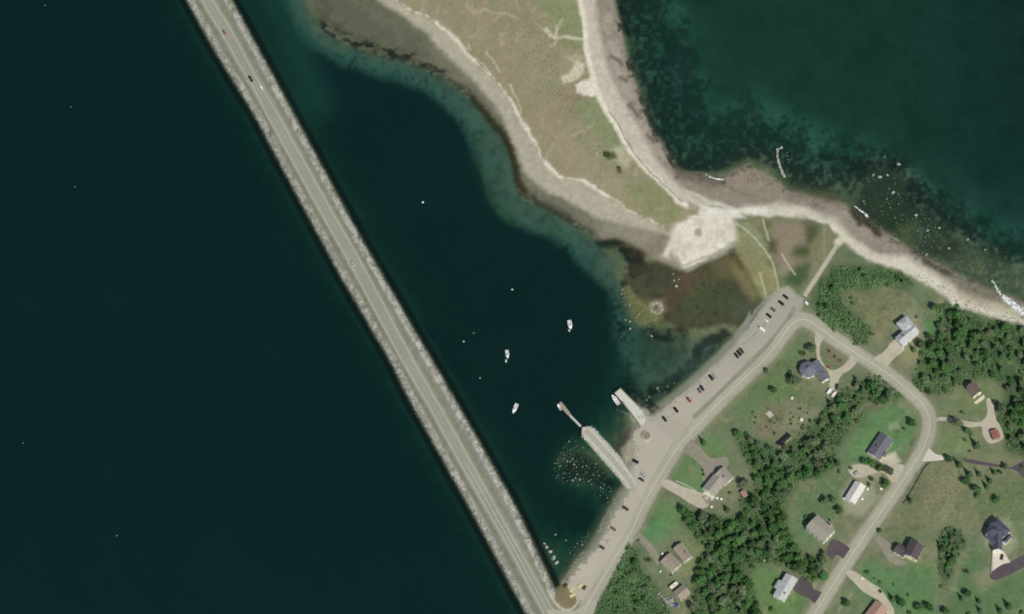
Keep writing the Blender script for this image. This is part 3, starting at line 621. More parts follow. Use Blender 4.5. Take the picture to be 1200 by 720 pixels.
for a in range(int(len(CL)*.62), len(CL)-4, 1):
    pass
drape_ribbon('centre_line', [tuple(q) for q in CL[int(len(CL)*.72)::4]], .45, .13, M['yellow_paint'], nw=2)
drape_poly('parking_lot', LOT, .05, M['lot'], step=7)
drape_ribbon('asphalt_strip', [(812,490),(838,466),(866,438),(896,408),(912,390),(926,370),(932,360)], 5, .08, M['seam'])
drape_ribbon('asphalt_strip', [(872,404),(884,392),(900,376)], 1, .08, M['seam'], nw=2)
drape_poly('junction_road', [(640,716),(650,714),(668,718),(680,712),(690,702),(700,706),(690,735),(660,740)], .14, M['asphalt'])
for nm, pts, k in (('driveway', [(955,392),(962,384),(970,392),(962,402),(961,416),(966,428),(975,434),(986,430),(994,422),(998,414),(1006,420),(998,432),(986,440),(981,452),(976,463),(970,457),(973,445),(968,432),(959,424),(956,408)], 'gravel'),
                   ('driveway', [(1024,420),(1036,412),(1048,398),(1054,404),(1060,410),(1048,420),(1040,430),(1037,438),(1022,428)], 'gravel'),
                   ('driveway', [(800,527),(808,514),(822,526),(834,537),(852,536),(852,548),(840,557),(830,568),(823,562),(824,550),(812,537)], 'seam'),
                   ('driveway', [(774,568),(782,562),(800,570),(822,578),(834,585),(826,596),(812,592),(798,583)], 'gravel'),
                   ('driveway', [(739,627),(746,622),(758,632),(768,644),(774,656),(770,662),(764,652),(752,638)], 'seam'),
                   ('driveway', [(1060,546),(1048,544),(1040,540),(1030,536),(1028,544),(1018,545),(1000,545),(994,552),(1003,560),(1016,558),(1034,554),(1046,566),(1052,562)], 'gravel'),
                   ('driveway', [(969,648),(976,632),(998,645),(992,656),(980,650),(976,656)], 'dkpave'),
                   ('driveway', [(936,681),(940,675),(951,683),(953,690),(966,697),(958,711),(950,703),(930,692)], 'dkpave'),
                   ('driveway', [(1024,629),(1030,628),(1046,640),(1050,652),(1062,660),(1052,663),(1040,656),(1032,642)], 'seam'),
                   ('driveway', [(992,673),(996,668),(1008,674),(1022,684),(1032,690),(1040,702),(1048,716),(1046,730),(1041,730),(1038,714),(1030,704),(1012,694),(1002,684)], 'gravel'),
                   ('driveway', [(1096,493),(1100,489),(1116,490),(1134,494),(1150,494),(1157,484),(1156,468),(1163,468),(1166,486),(1174,504),(1176,514),(1160,520),(1152,510),(1150,500),(1136,501),(1112,494)], 'gravel'),
                   ('driveway', [(1081,538),(1088,526),(1096,532),(1107,535),(1107,539),(1080,541)], 'white_gravel'),
                   ('driveway', [(1128,537),(1150,541),(1172,545),(1184,548),(1192,544),(1206,540),(1206,566),(1196,556),(1184,549.5),(1150,545),(1130,541)], 'dkpave'),
                   ('driveway', [(1160,673),(1174,662),(1184,659),(1206,648),(1206,660),(1190,670),(1166,680)], 'dkpave'),
                   ('patio', [(1164,646),(1176,646),(1184,659),(1174,662),(1163,671)], 'white_gravel'),
                   ('patio', [(823,578),(832,573),(838,583),(830,592),(822,586)], 'white_gravel')):
    drape_poly(nm, pts, .09 if k != 'dkpave' else .10, M[k], curve=nm == 'driveway', step=4)
M['stain'] = mat('oil_stain', (138,132,118), .8, .15, .5)
for k in range(46):
    t = rng.random(); q = np.array([(914,357),(866,414),(822,456),(778,491),(736,590),(708,640)]); s_ = t*5; i_ = int(s_); p_ = q[i_]+(q[min(i_+1,5)]-q[i_])*(s_-i_)+rng.normal(0, 2.2, 2); r0 = rng.uniform(.6,1.8)
    if bool(inside(np.array([p_[0]]), np.array([p_[1]]), LOT)[0]): drape_poly('oil_stain', [(p_[0]+r0*math.cos(a_)*rng.uniform(.6,1.3), p_[1]+r0*math.sin(a_)*rng.uniform(.6,1.2)) for a_ in np.linspace(0, 5.6, 9)], .058, M['stain'], curve=False)
drape_ribbon('beach_track', [(982,286),(963,316),(943,347)], 4.5, .07, M['gravel'])
# ================================================================ HOUSES
M['white_wall'] = mat('white_siding', (240,238,228), .7, .05, 2); M['cream_wall'] = mat('cream_siding', (244,234,200), .7, .05, 2)
M['pink_wall'] = mat('pink_siding', (214,184,158), .7, .06, 2); M['trim'] = mat('white_trim', (232,230,220), .6, .03, 3)
M['red_wall'] = mat('red_boards', (120,62,54), .8, .1, 2); M['door'] = mat('painted_door', (92,60,52), .6, .1, 4); M['brick'] = mat('chimney_brick', (128,84,70), .9, .2, 6)
def glassmat():
    m, nt, b, out = newmat('window_glass'); b.inputs['Base Color'].default_value = (.02,.025,.03,1); b.inputs['Roughness'].default_value = .08; return m
M['glass'] = glassmat(); M['grey_fit'] = mat('grey_fittings', (96,98,100), .6, .1, 2)
def roofmat(name, rgb):
    """asphalt shingles: noise wear plus fine courses that follow the height up the slope"""
    m = mat(name, rgb, .9, .12, .8, .03); nt = m.node_tree; b = nt.nodes['Principled BSDF']; L = nt.links.new
    src = b.inputs['Base Color'].links[0].from_socket
    tc = nd(nt, 'ShaderNodeTexCoord'); sp = nd(nt, 'ShaderNodeSeparateXYZ'); L(tc.outputs['Object'], sp.inputs[0])
    mm = nd(nt, 'ShaderNodeMath', operation='MULTIPLY'); mm.inputs[1].default_value = 9; L(sp.outputs['Z'], mm.inputs[0])
    fr = nd(nt, 'ShaderNodeMath', operation='FRACT'); L(mm.outputs[0], fr.inputs[0])
    mr = nd(nt, 'ShaderNodeMapRange'); mr.inputs[3].default_value = .86; mr.inputs[4].default_value = 1.06; L(fr.outputs[0], mr.inputs[0])
    vm = nd(nt, 'ShaderNodeVectorMath', operation='SCALE'); L(src, vm.inputs[0]); L(mr.outputs[0], vm.inputs['Scale']); L(vm.outputs[0], b.inputs['Base Color']); return m
def rect(c4, z, ref):
    p = [PZ(a, b_, z)-ref for a, b_ in c4]; c = sum(p, Vector())/4
    ax = ((p[1]-p[0])+(p[2]-p[3]))/2; ay = ((p[3]-p[0])+(p[2]-p[1]))/2
    Lx, Ly = ax.length, ay.length; a = math.atan2(ax.y, ax.x)
    if (ax.x*ay.y-ax.y*ay.x) < 0: pass
    if Lx >= Ly: return c.x, c.y, Lx, Ly, a
    return c.x, c.y, Ly, Lx, math.atan2(ay.y, ay.x)
def window(root, x, y, z, a, w_, h_, loc, wt):
    """frame, sill and panes set 3 cm proud of the wall; outward direction a"""
    mb = MB(); t = .08
    mb.box(-w_/2-t, w_/2+t, -.02, .03, -h_/2-t, h_/2+t, 0); f_ = mb.rot(a, (x, y, z)).build('window', M['trim'], root, loc)
    mb = MB(); mb.box(-w_/2, -.03, .02, .05, -h_/2, h_/2); mb.box(.03, w_/2, .02, .05, -h_/2, h_/2); mb.rot(a, (x, y, z)).build('pane', M['glass'], f_)
def block(root, c4, g, eave, rise, roof, wall, kind='gable', wins=True, door=None, ref=None, ov=.28, swap=False, chim=None, dz=0):
    """one volume of a house: walls, roof (gable or hip), windows, door"""
    cx, cy, Lx, Ly, a = rect(c4, g+eave, ref)
    if swap: Lx, Ly, a = Ly, Lx, a+math.pi/2
    e, r = eave+dz, rise; hw = Ly/2; iw = hw-ov; il = Lx/2-ov; T_ = (cx, cy, 0)
    if kind == 'gable':
        zi = e+r*(ov/hw)-.03
        mb = MB(); mb.prism([(-iw,-.7),(iw,-.7),(iw,zi),(0,e+r-.03),(-iw,zi)], -il, il); mb.rot(a, T_).build('wall', wall, root)
        mb = MB(); mb.prism([(-hw,e),(0,e+r),(hw,e),(hw,e+.16),(0,e+r+.18),(-hw,e+.16)], -Lx/2, Lx/2); ro = mb.rot(a, T_).build('roof', roof, root)
        mb = MB(); mb.prism([(-.22,e+r+.10),(.22,e+r+.10),(.1,e+r+.25),(-.1,e+r+.25)], -Lx/2-.02, Lx/2+.02); mb.rot(a, T_).build('ridge_cap', roof, ro)
        for sx in (-1, 1):
            mb = MB(); x_ = sx*(Lx/2+.03)
            mb.prism([(-hw-.02,e-.12),(0,e+r-.14),(hw+.02,e-.12),(hw+.02,e+.12),(0,e+r+.1),(-hw-.02,e+.12)], x_-.04, x_+.04)
            mb.rot(a, T_).build('gable_trim', M['trim'], ro)
    else:
        q = max(0, Lx/2-hw*.95)
        mb = MB(); mb.box(-il, il, -iw, iw, -.7, e); mb.rot(a, T_).build('wall', wall, root)
        mb = MB(); v = [(-Lx/2,-hw,e),(Lx/2,-hw,e),(Lx/2,hw,e),(-Lx/2,hw,e)]; v += [(x_, y_, z_+.16) for x_, y_, z_ in v]; v += [(-q,0,e+r),(q+.01,0,e+r)]
        mb.add(v, [(3,2,1,0),(0,1,5,4),(1,2,6,5),(2,3,7,6),(3,0,4,7),(4,5,9,8),(5,6,9),(6,7,8,9),(7,4,8)]); ro = mb.rot(a, T_).build('roof', roof, root)
    if Lx > 9:
        for t_ in ((.18, -.35), (-.3, -.3)):
            zz = e+r*(1-abs(t_[1]))+.1; mb = MB(); mb.box(t_[0]*Lx/2-.22, t_[0]*Lx/2+.22, t_[1]*hw-.2, t_[1]*hw+.2, zz-.2, zz+.32); mb.rot(a, T_).build('roof_vent', M['grey_fit'], ro)
    if chim:
        mb = MB(); x_, y_ = chim; mb.box(x_*Lx/2-.4, x_*Lx/2+.4, y_*hw-.35, y_*hw+.35, e+.3, e+r+.9); mb.box(x_*Lx/2-.5, x_*Lx/2+.5, y_*hw-.45, y_*hw+.45, e+r+.9, e+r+1.05)
        mb.rot(a, T_).build('chimney', M['brick'], ro)
    if wins:
        for sgn, ln, off, rot_ in ((1, il, iw, 0), (-1, il, iw, math.pi), (1, iw, il, -math.pi/2), (-1, iw, il, math.pi/2)):
            n = max(1, int(2*ln/3.4)); th = a+rot_
            ox, oy = -math.sin(th), math.cos(th)
            for s in range(n):
                t = (s-(n-1)/2)*(2*ln/n); storeys = [1.5]+([4.2] if e > 5 else [])
                px_, py_ = cx+ox*off+math.cos(th)*t, cy+oy*off+math.sin(th)*t
                isdoor = door == rot_ and s == n//2
                for zz in storeys:
                    if isdoor and zz < 2:
                        mb = MB(); mb.box(-.5, .5, -.02, .06, -.05, 2.05); dr = mb.rot(th, (px_, py_, .05)).build('door', M['door'], root)
                        mb = MB(); mb.box(.32, .4, .06, .12, .95, 1.05); mb.rot(th, (px_, py_, .05)).build('handle', M['trim'], dr)
                    else: window(root, px_, py_, zz, th, 1.3, 1.15, (0, 0, 0), wall)
    return ro, (cx, cy, Lx, Ly, a)
def house(name, label, cat, blocks, base):
    ref = P(*base); root = thing(name, label, cat, ref)
    for b_ in blocks:
        k = dict(b_); c4 = k.pop('c4'); block(root, c4, ref.z, ref=ref, **k)
    return root, ref
RF = {k: roofmat(k+'_shingles', c) for k, c in dict(slate=(112,114,124), pale=(186,186,182), white=(214,210,198), taupe=(158,151,136), brown=(154,143,126), grey=(106,105,112), plum=(88,78,82), navy=(84,86,98), rust=(150,100,88), pink=(172,138,122), umber=(116,98,90), charcoal=(52,50,48)).items()}
PI = math.pi
# house with the eight sided end beside the loop drive
A_, refA = house('house', 'slate grey roofed house with an eight sided tower end beside the oval drive', 'house',
    [dict(c4=[(951.5,424.5),(958,424),(972.5,440),(963,452)], eave=3.2, rise=2.2, roof=RF['slate'], wall=M['white_wall'], door=PI, chim=(.3,.3))], (957,441))
c8 = PZ(947,433,refA.z+4.0)-refA; r8 = 6.3
mb = MB(); mb.cyl((c8.x,c8.y,-.7), (c8.x,c8.y,4.0), r8-.5, n=8); mb.build('tower_wall', M['white_wall'], A_)
mb = MB(); mb.cyl((c8.x,c8.y,4.0), (c8.x,c8.y,4.18), r8, n=8); mb.cyl((c8.x,c8.y,4.18), (c8.x,c8.y,6.6), r8, 1.2, n=8); tr_ = mb.build('tower_roof', RF['slate'], A_)
mb = MB(); mb.cyl((c8.x,c8.y,6.5), (c8.x,c8.y,7.3), 1.0, n=8); mb.cyl((c8.x,c8.y,7.3), (c8.x,c8.y,8.1), 1.35, .1, n=8); mb.build('cupola', RF['slate'], tr_)
for k in range(8):
    a = 2*PI*(k+.5)/8; ap = (r8-.5)*math.cos(PI/8)
    window(A_, c8.x+math.cos(a)*ap, c8.y+math.sin(a)*ap, 1.7, a-PI/2, 1.4, 1.4, (0,0,0), None)
house('house', 'pale grey roofed white house at the end of a broad gravel drive', 'house',
    [dict(c4=[(1050,395),(1057,406.5),(1076,390),(1069,379)], eave=4.8, rise=2.2, roof=RF['pale'], wall=M['white_wall'], door=PI, chim=(-.4,.2)),
     dict(c4=[(1050.5,379),(1061.5,370),(1074,383),(1062,393)], eave=4.7, rise=2.6, roof=RF['pale'], wall=M['white_wall'], kind='hip')], (1062,389))
house('house', 'long taupe roofed bungalow in two staggered halves above the harbour road', 'house',
    [dict(c4=[(824,571.5),(837,555),(849,566.5),(836,582.5)], eave=3.2, rise=2.0, roof=RF['taupe'], wall=M['white_wall'], door=0),
     dict(c4=[(839,557),(847,546.5),(859.5,558),(851,570)], eave=3.3, rise=2.1, roof=RF['taupe'], wall=M['white_wall'], chim=(.1,-.3))], (842,567))
house('house', 'brown roofed bungalow with a stepped north front below the bright green lawn', 'house',
    [dict(c4=[(790,644),(798,635),(811.5,651),(802,661)], eave=3.0, rise=2.0, roof=RF['brown'], wall=M['white_wall'], door=0, chim=(.2,.2)),
     dict(c4=[(774,658),(785,648.5),(799,660),(787.5,673)], eave=2.9, rise=1.9, roof=RF['brown'], wall=M['white_wall'])], (793,656))
house('cottage', 'small brown roofed cottage with pinkish walls at the edge of the southern wood', 'cottage',
    [dict(c4=[(790.5,693),(799.5,685.5),(809.5,695),(797,705)], eave=3.6, rise=1.7, roof=RF['brown'], wall=M['pink_wall'], door=PI)], (800,697))
house('house', 'dark grey roofed bungalow with a round gravel forecourt inside the road bend', 'house',
    [dict(c4=[(1032.5,506),(1046.5,517.5),(1031,540),(1016,530)], eave=3.0, rise=2.2, roof=RF['grey'], wall=M['white_wall'], door=PI, chim=(.2,-.3)),
     dict(c4=[(1035,528),(1040,532),(1037,537),(1032,534)], eave=2.7, rise=1.2, roof=RF['grey'], wall=M['white_wall'], wins=False)], (1031,524))
house('house', 'white roofed bungalow with garden clutter round its walls', 'house',
    [dict(c4=[(1002.5,563),(1014.5,571),(1001,592),(990.5,583)], eave=3.1, rise=2.0, roof=RF['white'], wall=M['white_wall'], door=0)], (1003,578))
house('house', 'grey brown roofed two storey house with tall white walls beside a plum coloured drive', 'house',
    [dict(c4=[(955.5,601.5),(947,620),(967.5,636.5),(977,621)], eave=5.8, rise=2.4, roof=RF['taupe'], wall=M['white_wall'], door=PI, swap=False),
     dict(c4=[(966.5,620),(971,624),(976,617),(971.5,613.5)], eave=3.2, rise=1.6, roof=RF['taupe'], wall=M['white_wall'], wins=False)], (963,622))
house('house', 'plum brown roofed house with cream south walls and a lower garage wing', 'house',
    [dict(c4=[(1067.5,629.5),(1083,642),(1072.5,658.5),(1060.5,648)], eave=5.4, rise=2.4, roof=RF['plum'], wall=M['cream_wall'], door=PI/2),
     dict(c4=[(1052.5,636.5),(1064.5,643),(1060,654.5),(1048,646.5)], eave=3.8, rise=1.8, roof=RF['plum'], wall=M['cream_wall'])], (1067,647))
Jt, refJ = house('house', 'big navy grey many gabled house above a cream paved forecourt', 'house',
    [dict(c4=[(1160,612),(1168,607.5),(1184.5,621),(1176,631)], eave=5.6, rise=2.8, roof=RF['navy'], wall=M['white_wall'], kind='hip'),
     dict(c4=[(1153.5,626),(1160,614),(1180,622),(1172,632)], eave=5.2, rise=3.2, roof=RF['navy'], wall=M['white_wall'], kind='hip', chim=(0,.2)),
     dict(c4=[(1163,620),(1174.5,620),(1174,645),(1164,645)], eave=4.8, rise=2.8, roof=RF['navy'], wall=M['white_wall'], door=PI/2),
     dict(c4=[(1156,629),(1161,625),(1168,634),(1163,638)], eave=4.4, rise=2.0, roof=RF['navy'], wall=M['white_wall'], wins=False),
     dict(c4=[(1175,634),(1182,626),(1186,629),(1178.5,638)], eave=4.4, rise=2.0, roof=RF['navy'], wall=M['white_wall'], wins=False)], (1169,630))
house('house', 'pale silver roofed house joined to the road by a dark plum drive', 'house',
    [dict(c4=[(921.5,671),(934.5,680),(919,705.5),(906.5,697)], eave=4.2, rise=1.5, roof=RF['pale'], wall=M['white_wall'], door=PI, chim=(.5,.4)),
     dict(c4=[(912,679),(917,682.5),(911,691),(907,688)], eave=3.0, rise=1.0, roof=RF['pale'], wall=M['white_wall'], wins=False)], (920,690))
house('house', 'pinkish roofed house at the bottom edge beside a curving gravel drive', 'house',
    [dict(c4=[(1026,704),(1041,714.5),(1027,733),(1012,722)], eave=3.2, rise=2.0, roof=RF['pink'], wall=M['cream_wall'], door=PI)], (1027,719))
house('cottage', 'brown roofed cottage with a tall cream gable front and sunny deck beside the pine wood', 'cottage',
    [dict(c4=[(1141.5,447.5),(1150.5,457.5),(1141.5,466.5),(1133.5,453.5)], eave=5.2, rise=2.6, roof=RF['umber'], wall=M['cream_wall'], door=-PI/2)], (1143,460))
house('shed', 'small square rust red roofed garage at the end of the forked gravel drive', 'garage',
    [dict(c4=[(1160.5,505.8),(1169,502.8),(1172.5,512.2),(1164,516)], eave=2.6, rise=1.1, roof=RF['rust'], wall=M['red_wall'], door=PI)], (1167,511))
house('shed', 'small pinkish roofed garden shed beside a round dark tree', 'shed',
    [dict(c4=[(867.5,577.5),(872,574),(877,580),(872,584)], eave=2.3, rise=.9, roof=RF['pink'], wall=M['red_wall'], wins=False)], (872,580))
house('shed', 'long charcoal roofed shed at the edge of the wood below a rough garden', 'shed',
    [dict(c4=[(911,520.5),(924.5,508),(928,511.5),(914,524.5)], eave=2.8, rise=.9, roof=RF['charcoal'], wall=M['cream_wall'])], (920,517))
# deck of the cream cottage, walls, fences
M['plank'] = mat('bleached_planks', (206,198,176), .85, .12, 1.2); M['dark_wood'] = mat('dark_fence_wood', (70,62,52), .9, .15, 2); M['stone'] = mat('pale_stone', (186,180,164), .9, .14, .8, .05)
d_ = thing('deck', 'pale timber deck wrapped round the south front of the cream gabled cottage', 'deck', P(1148,466))
c = P(1148,466); mb = MB(); q = [PZ(a, b_, c.z+.6)-c for a, b_ in ((1141,472),(1153,462.5),(1154,467),(1144,474))]
mb.add([(p.x,p.y,.45) for p in q]+[(p.x,p.y,.6) for p in q], [(0,1,2,3),(4,5,6,7),(0,1,5,4),(1,2,6,5),(2,3,7,6),(3,0,4,7)]); mb.build('deck_floor', M['plank'], d_)
for i in range(4):
    mb = MB(); mb.cyl((q[i].x*.96,q[i].y*.96,-.4), (q[i].x*.96,q[i].y*.96,1.5), .07); mb.build('post', M['trim'], d_)
mb = MB()
for i in (1, 2): mb.cyl(q[i]*.96+Vector((0,0,.9)), q[(i+1) % 4]*.96+Vector((0,0,.9)), .04)
mb.build('rail', M['trim'], d_)
def wall_run(name, label, cat, pts, w_, h_, m, part='panel', posts=True, group=None):
    c = P(*pts[len(pts)//2]); root = thing(name, label, cat, c, 0, group); p = resamp(pts)[::5]; mb = MB()
    for a, b_ in zip(p[:-1], p[1:]):
        A1, B1 = P(*a)-c, P(*b_)-c; n = Vector((-(B1-A1).y, (B1-A1).x, 0)).normalized()*w_/2
        v = [A1-n, A1+n, B1+n, B1-n]; mb.add([(k.x,k.y,k.z-.3) for k in v]+[(k.x,k.y,k.z+h_) for k in v], [(0,1,2,3),(4,5,6,7),(0,1,5,4),(1,2,6,5),(2,3,7,6),(3,0,4,7)])
    mb.build(part, m, root)
    if posts:
        for a in p:
            A1 = P(*a)-c; mb = MB(); mb.box(A1.x-.1, A1.x+.1, A1.y-.1, A1.y+.1, A1.z-.3, A1.z+h_+.15); mb.build('post', m, root)
    return root
wall_run('fence', 'low dark timber fence following the east verge of the residential road', 'fence', [(1089,543),(1084,547),(1078,558),(1070,572),(1062,586),(1057,592)], .12, .9, M['dark_wood'])
wall_run('fence', 'white rail fence along the gravel drive of the taupe bungalow', 'fence', [(792,564),(800,567),(808,571),(816,576)], .12, 1.0, M['trim'])
wall_run('retaining_wall', 'straight low stone wall on the west edge of the cream forecourt', 'wall', [(1163.5,646),(1162.5,660),(1161.5,673)], .5, .8, M['stone'], 'stonework', False)
# ================================================================ WATERFRONT
M['deck'] = mat('wharf_concrete', (196,196,182), .85, .07, .5, .02); M['timber'] = mat('weathered_timber', (150,142,124), .9, .15, 1.2); M['pile'] = mat('tarred_pile', (58,52,46), .9, .2, 2)
M['gel'] = mat('white_gelcoat', (238,238,232), .35, .03, 1, spec=.5); M['grey_fit'] = mat('grey_fittings', (96,98,100), .6, .1, 2); M['cockpit'] = mat('pale_cockpit', (206,204,192), .6, .08, 2); M['black'] = mat('black_rubber', (30,30,30), .7, .1, 4)
def slab(name, px, z0, z1, m, root, c):
    q = [PZ(a, b_, z1)-c for a, b_ in px]; n = len(q); mb = MB()
    mb.add([(p.x,p.y,z0-c.z) for p in q]+[(p.x,p.y,z1-c.z) for p in q], [tuple(range(n)), tuple(range(n, 2*n))]+[(i, (i+1) % n, n+(i+1) % n, n+i) for i in range(n)])
    return mb.build(name, m, root)
c = PZ(741,478,0); wf = thing('wharf', 'pale concrete wharf standing on dark piles in front of the parking lot', 'wharf', c)
slab('deck', [(726.5,455),(720,460.5),(728,470),(741,487),(751,500),(757,494),(752.5,481),(740,468)], 1.2, 1.75, M['deck'], wf, c)
for px in ([(728.5,470.5),(729.5,469.5),(751.5,498.5),(750.5,499.5)], [(726.5,455.3),(727.3,454.9),(753,480.6),(752,481.4)], [(720.2,460.2),(726.3,455.2),(726.9,456),(720.8,461)]): slab('kerb_timber', px, 1.75, 1.98, M['timber'], wf, c)
for a, b_ in ((721.5,461.5),(724,464.5),(727,468.5),(732,475),(737,482),(742,488.5),(727,456),(732,460.5),(738,466.5),(744,472.5),(749,478)):
    q = PZ(a, b_, 1.4)-c; mb = MB(); mb.cyl((q.x,q.y,-5), (q.x,q.y,1.6), .18); mb.build('pile', M['pile'], wf)
c = PZ(660,480,0); fd = thing('floating_dock', 'narrow grey floating dock with a wider end in the dark harbour', 'dock', c)
slab('deck', [(654.6,472.5),(657.8,470.8),(662,476),(668.5,484.5),(669.5,486.5),(667,489),(663,484),(659,479.5)], .15, .5, M['timber'], fd, c)
slab('float', [(655.5,473.5),(657.5,472.3),(668,485.5),(666.5,487.5)], -.3, .15, M['grey_fit'], fd, c)
for a, b_ in ((655,473),(659,479.8),(662.2,476),(667,489)):
    q = PZ(a, b_, .4)-c; mb = MB(); mb.cyl((q.x,q.y,-5), (q.x,q.y,2.2), .16); mb.build('pile', M['pile'], fd)
c = PZ(673,494,0); gw = thing('gangway', 'slim grey gangway sloping from the stone mole down to the floating dock', 'gangway', c)
q0, q1 = PZ(667.5,487,.62)-c, PZ(680.5,500,1.8)-c; n = Vector((-(q1-q0).y, (q1-q0).x, 0)).normalized()*.85; up = Vector((0,0,.12))
mb = MB(); v = [q0-n,q0+n,q1+n,q1-n]; mb.add(v+[k+up for k in v], [(0,1,2,3),(4,5,6,7),(0,1,5,4),(1,2,6,5),(2,3,7,6),(3,0,4,7)]); mb.build('walkway', M['deck'], gw)
for s in (-1, 1):
    mb = MB(); mb.cyl(q0+n*s*.95+Vector((0,0,1.05)), q1+n*s*.95+Vector((0,0,1.05)), .05)
    for k in range(6): p = q0.lerp(q1, k/5)+n*s*.95; mb.cyl(p, p+Vector((0,0,1.05)), .035)
    mb.build('handrail', M['grey_fit'], gw)
# ---- rocks
def rockmat(name, rgb, var=.22): return mat(name, rgb, .95, var, 1.1, .06, .14)
def tideband(m):
    """stones stained dark by weed below the high water mark"""
    nt = m.node_tree; b = nt.nodes['Principled BSDF']; L = nt.links.new; src = b.inputs['Base Color'].links[0].from_socket
    g = nd(nt, 'ShaderNodeNewGeometry'); sp = nd(nt, 'ShaderNodeSeparateXYZ'); L(g.outputs['Position'], sp.inputs[0])
    n = nd(nt, 'ShaderNodeTexNoise'); n.inputs['Scale'].default_value = .25; L(g.outputs['Position'], n.inputs['Vector'])
    ad = nd(nt, 'ShaderNodeMath', operation='MULTIPLY_ADD'); ad.inputs[1].default_value = -1.6; L(n.outputs[0], ad.inputs[0]); L(sp.outputs['Z'], ad.inputs[2])
    mr = nd(nt, 'ShaderNodeMapRange'); mr.inputs[1].default_value = -.6; mr.inputs[2].default_value = .35; L(ad.outputs[0], mr.inputs[0])
    mx = nd(nt, 'ShaderNodeMix', data_type='RGBA'); mx.inputs[6].default_value = (*lin((66,68,54)), 1); L(mr.outputs[0], mx.inputs[0]); L(src, mx.inputs[7]); L(mx.outputs[2], b.inputs['Base Color']); return m
M['rock'] = rockmat('boulder_stone', (160,159,144)); M['rock2'] = mat('sea_boulder_stone', (106,118,100), .95, .3, 1.1, .06, .45); M['weedrock'] = rockmat('weedy_stone', (106,112,80)); M['armour'] = tideband(rockmat('armour_stone', (152,153,132), .16)); M['pale_armour'] = rockmat('pale_armour_stone', (212,208,192), .12); M['bank'] = rockmat('bank_stone', (146,146,124), .18)
def rock_mesh(name, seed, m):
    r_ = random.Random(seed); bm = bmesh.new(); bmesh.ops.create_icosphere(bm, subdivisions=2, radius=1)
    k = [(Vector((r_.gauss(0,1), r_.gauss(0,1), r_.gauss(0,1))).normalized(), r_.uniform(.55,.95)) for _ in range(9)]
    sx, sy, sz = r_.uniform(.85,1.2), r_.uniform(.7,1), r_.uniform(.55,.8)
    for v in bm.verts:
        for d_, c_ in k:
            t = v.co.dot(d_)
            if t > c_: v.co -= d_*(t-c_)
        v.co = Vector((v.co.x*sx, v.co.y*sy, v.co.z*sz))*(1+r_.uniform(-.05,.05))
    me = bpy.data.meshes.new(name); bm.to_mesh(me); bm.free(); me.materials.append(m); return me
ROCKS = {k: [rock_mesh('boulder', i+j*10, M[k]) for i in range(5)] for j, k in enumerate(('rock', 'rock2', 'weedrock'))}
def rock(u, v, r_, label, group=None, kind='rock', z=None):
    g = float(hgt(u, v)); 
    if z is None: z = max(g+r_*.25, -r_*.28)
    o = link('boulder', random.choice(ROCKS[kind]), None, None, PZ(u, v, z)); o.scale = (r_, r_, r_*random.uniform(.8,1.1)); o.rotation_euler = (random.uniform(-.3,.3), random.uniform(-.3,.3), random.uniform(0,6.28))
    return tag(o, label, 'rock', group)
def scatter(poly, n, dmin, seed):
    r_ = random.Random(seed); A = np.array(poly); out = []; tries = 0
    if dmin == 0:
        q = np.random.default_rng(seed).random((n*4, 2))*(A.max(0)-A.min(0))+A.min(0); return [tuple(k) for k in q[inside(q[:,0], q[:,1], poly)]]
    while len(out) < n and tries < n*60:
        tries += 1; p = (r_.uniform(A[:,0].min(), A[:,0].max()), r_.uniform(A[:,1].min(), A[:,1].max()))
        if not bool(inside(np.array([p[0]]), np.array([p[1]]), poly)[0]): continue
        if all((p[0]-q[0])**2+(p[1]-q[1])**2 > dmin*dmin for q in out): out.append(p)
    return out
RKH = [(672,514),(690,530),(704,548),(714,560),(706,568),(696,572),(684,566),(674,572),(660,568),(648,560),(650,544),(655,530),(664,518)]
for i, (a, b_) in enumerate(scatter(RKH, 95, 2.9, 3)):
    rock(a, b_, random.choice((.3,.4,.5,.6,.75,1.0))*(1.1 if a < 684 else .85), 'pale boulder breaking the water in the dense patch beside the stone mole', 'boulders beside the stone mole', 'rock2')
for i, (a, b_) in enumerate(scatter([(704,566),(716,572),(728,582),(722,590),(708,588),(702,580)], 16, 3, 4)): rock(a, b_, random.uniform(.5,1), 'grey boulder in the corner where the mole meets the harbour bank', 'boulders in the corner under the mole', 'rock2')
for i, (a, b_) in enumerate(scatter([(1002,240),(1006,222),(1018,208),(1036,212),(1058,214),(1068,236),(1078,252),(1100,266),(1112,276),(1104,290),(1076,284),(1056,276),(1040,258)], 62, 3.4, 5)):
    rock(a, b_, random.choice((.3,.4,.5,.6,.7,.9)), 'weedy boulder on the reef off the south beach', 'boulders on the beach reef', 'weedrock' if b_ > 244 and random.random() < .6 else 'rock2')
for (a, b_, r_, lb) in ((1053,193,1.6,'brightest white boulder at the sea end of the reef, alone in dark water'), (1031,207.5,1.9,'broad pale boulder in the middle of three at the head of the reef'), (1023.5,205.5,1.3,'smaller pale boulder west of the broad one at the reef head'), (1040,205.5,1.3,'smaller pale boulder east of the broad one at the reef head'),
    (1046.5,226,1.7,'pale angular boulder in the middle of the reef'), (1073.5,252.5,1.3,'pale boulder on the east side of the reef above the weed bank'), (1087,270.5,1.3,'pale boulder at the south east end of the reef'), (1100.5,267.5,1.1,'pale rock beyond the south east end of the reef'), (1134,281,1.2,'lone white rock in the dark bay east of the reef'), (1085.5,298.5,1.2,'pale rock on the wet sand by the black weed patch'), (1112,291,1.0,'pale rock in shallow water off the bend of the south beach'), (1036.5,184,.8,'small white rock just showing in the bay beyond the reef'), (1163,330,1.2,'pale rock at the tip of the white breaker'), (1154,293,.8,'small pale rock far out in the east bay')):
    rock(a, b_, r_, lb)
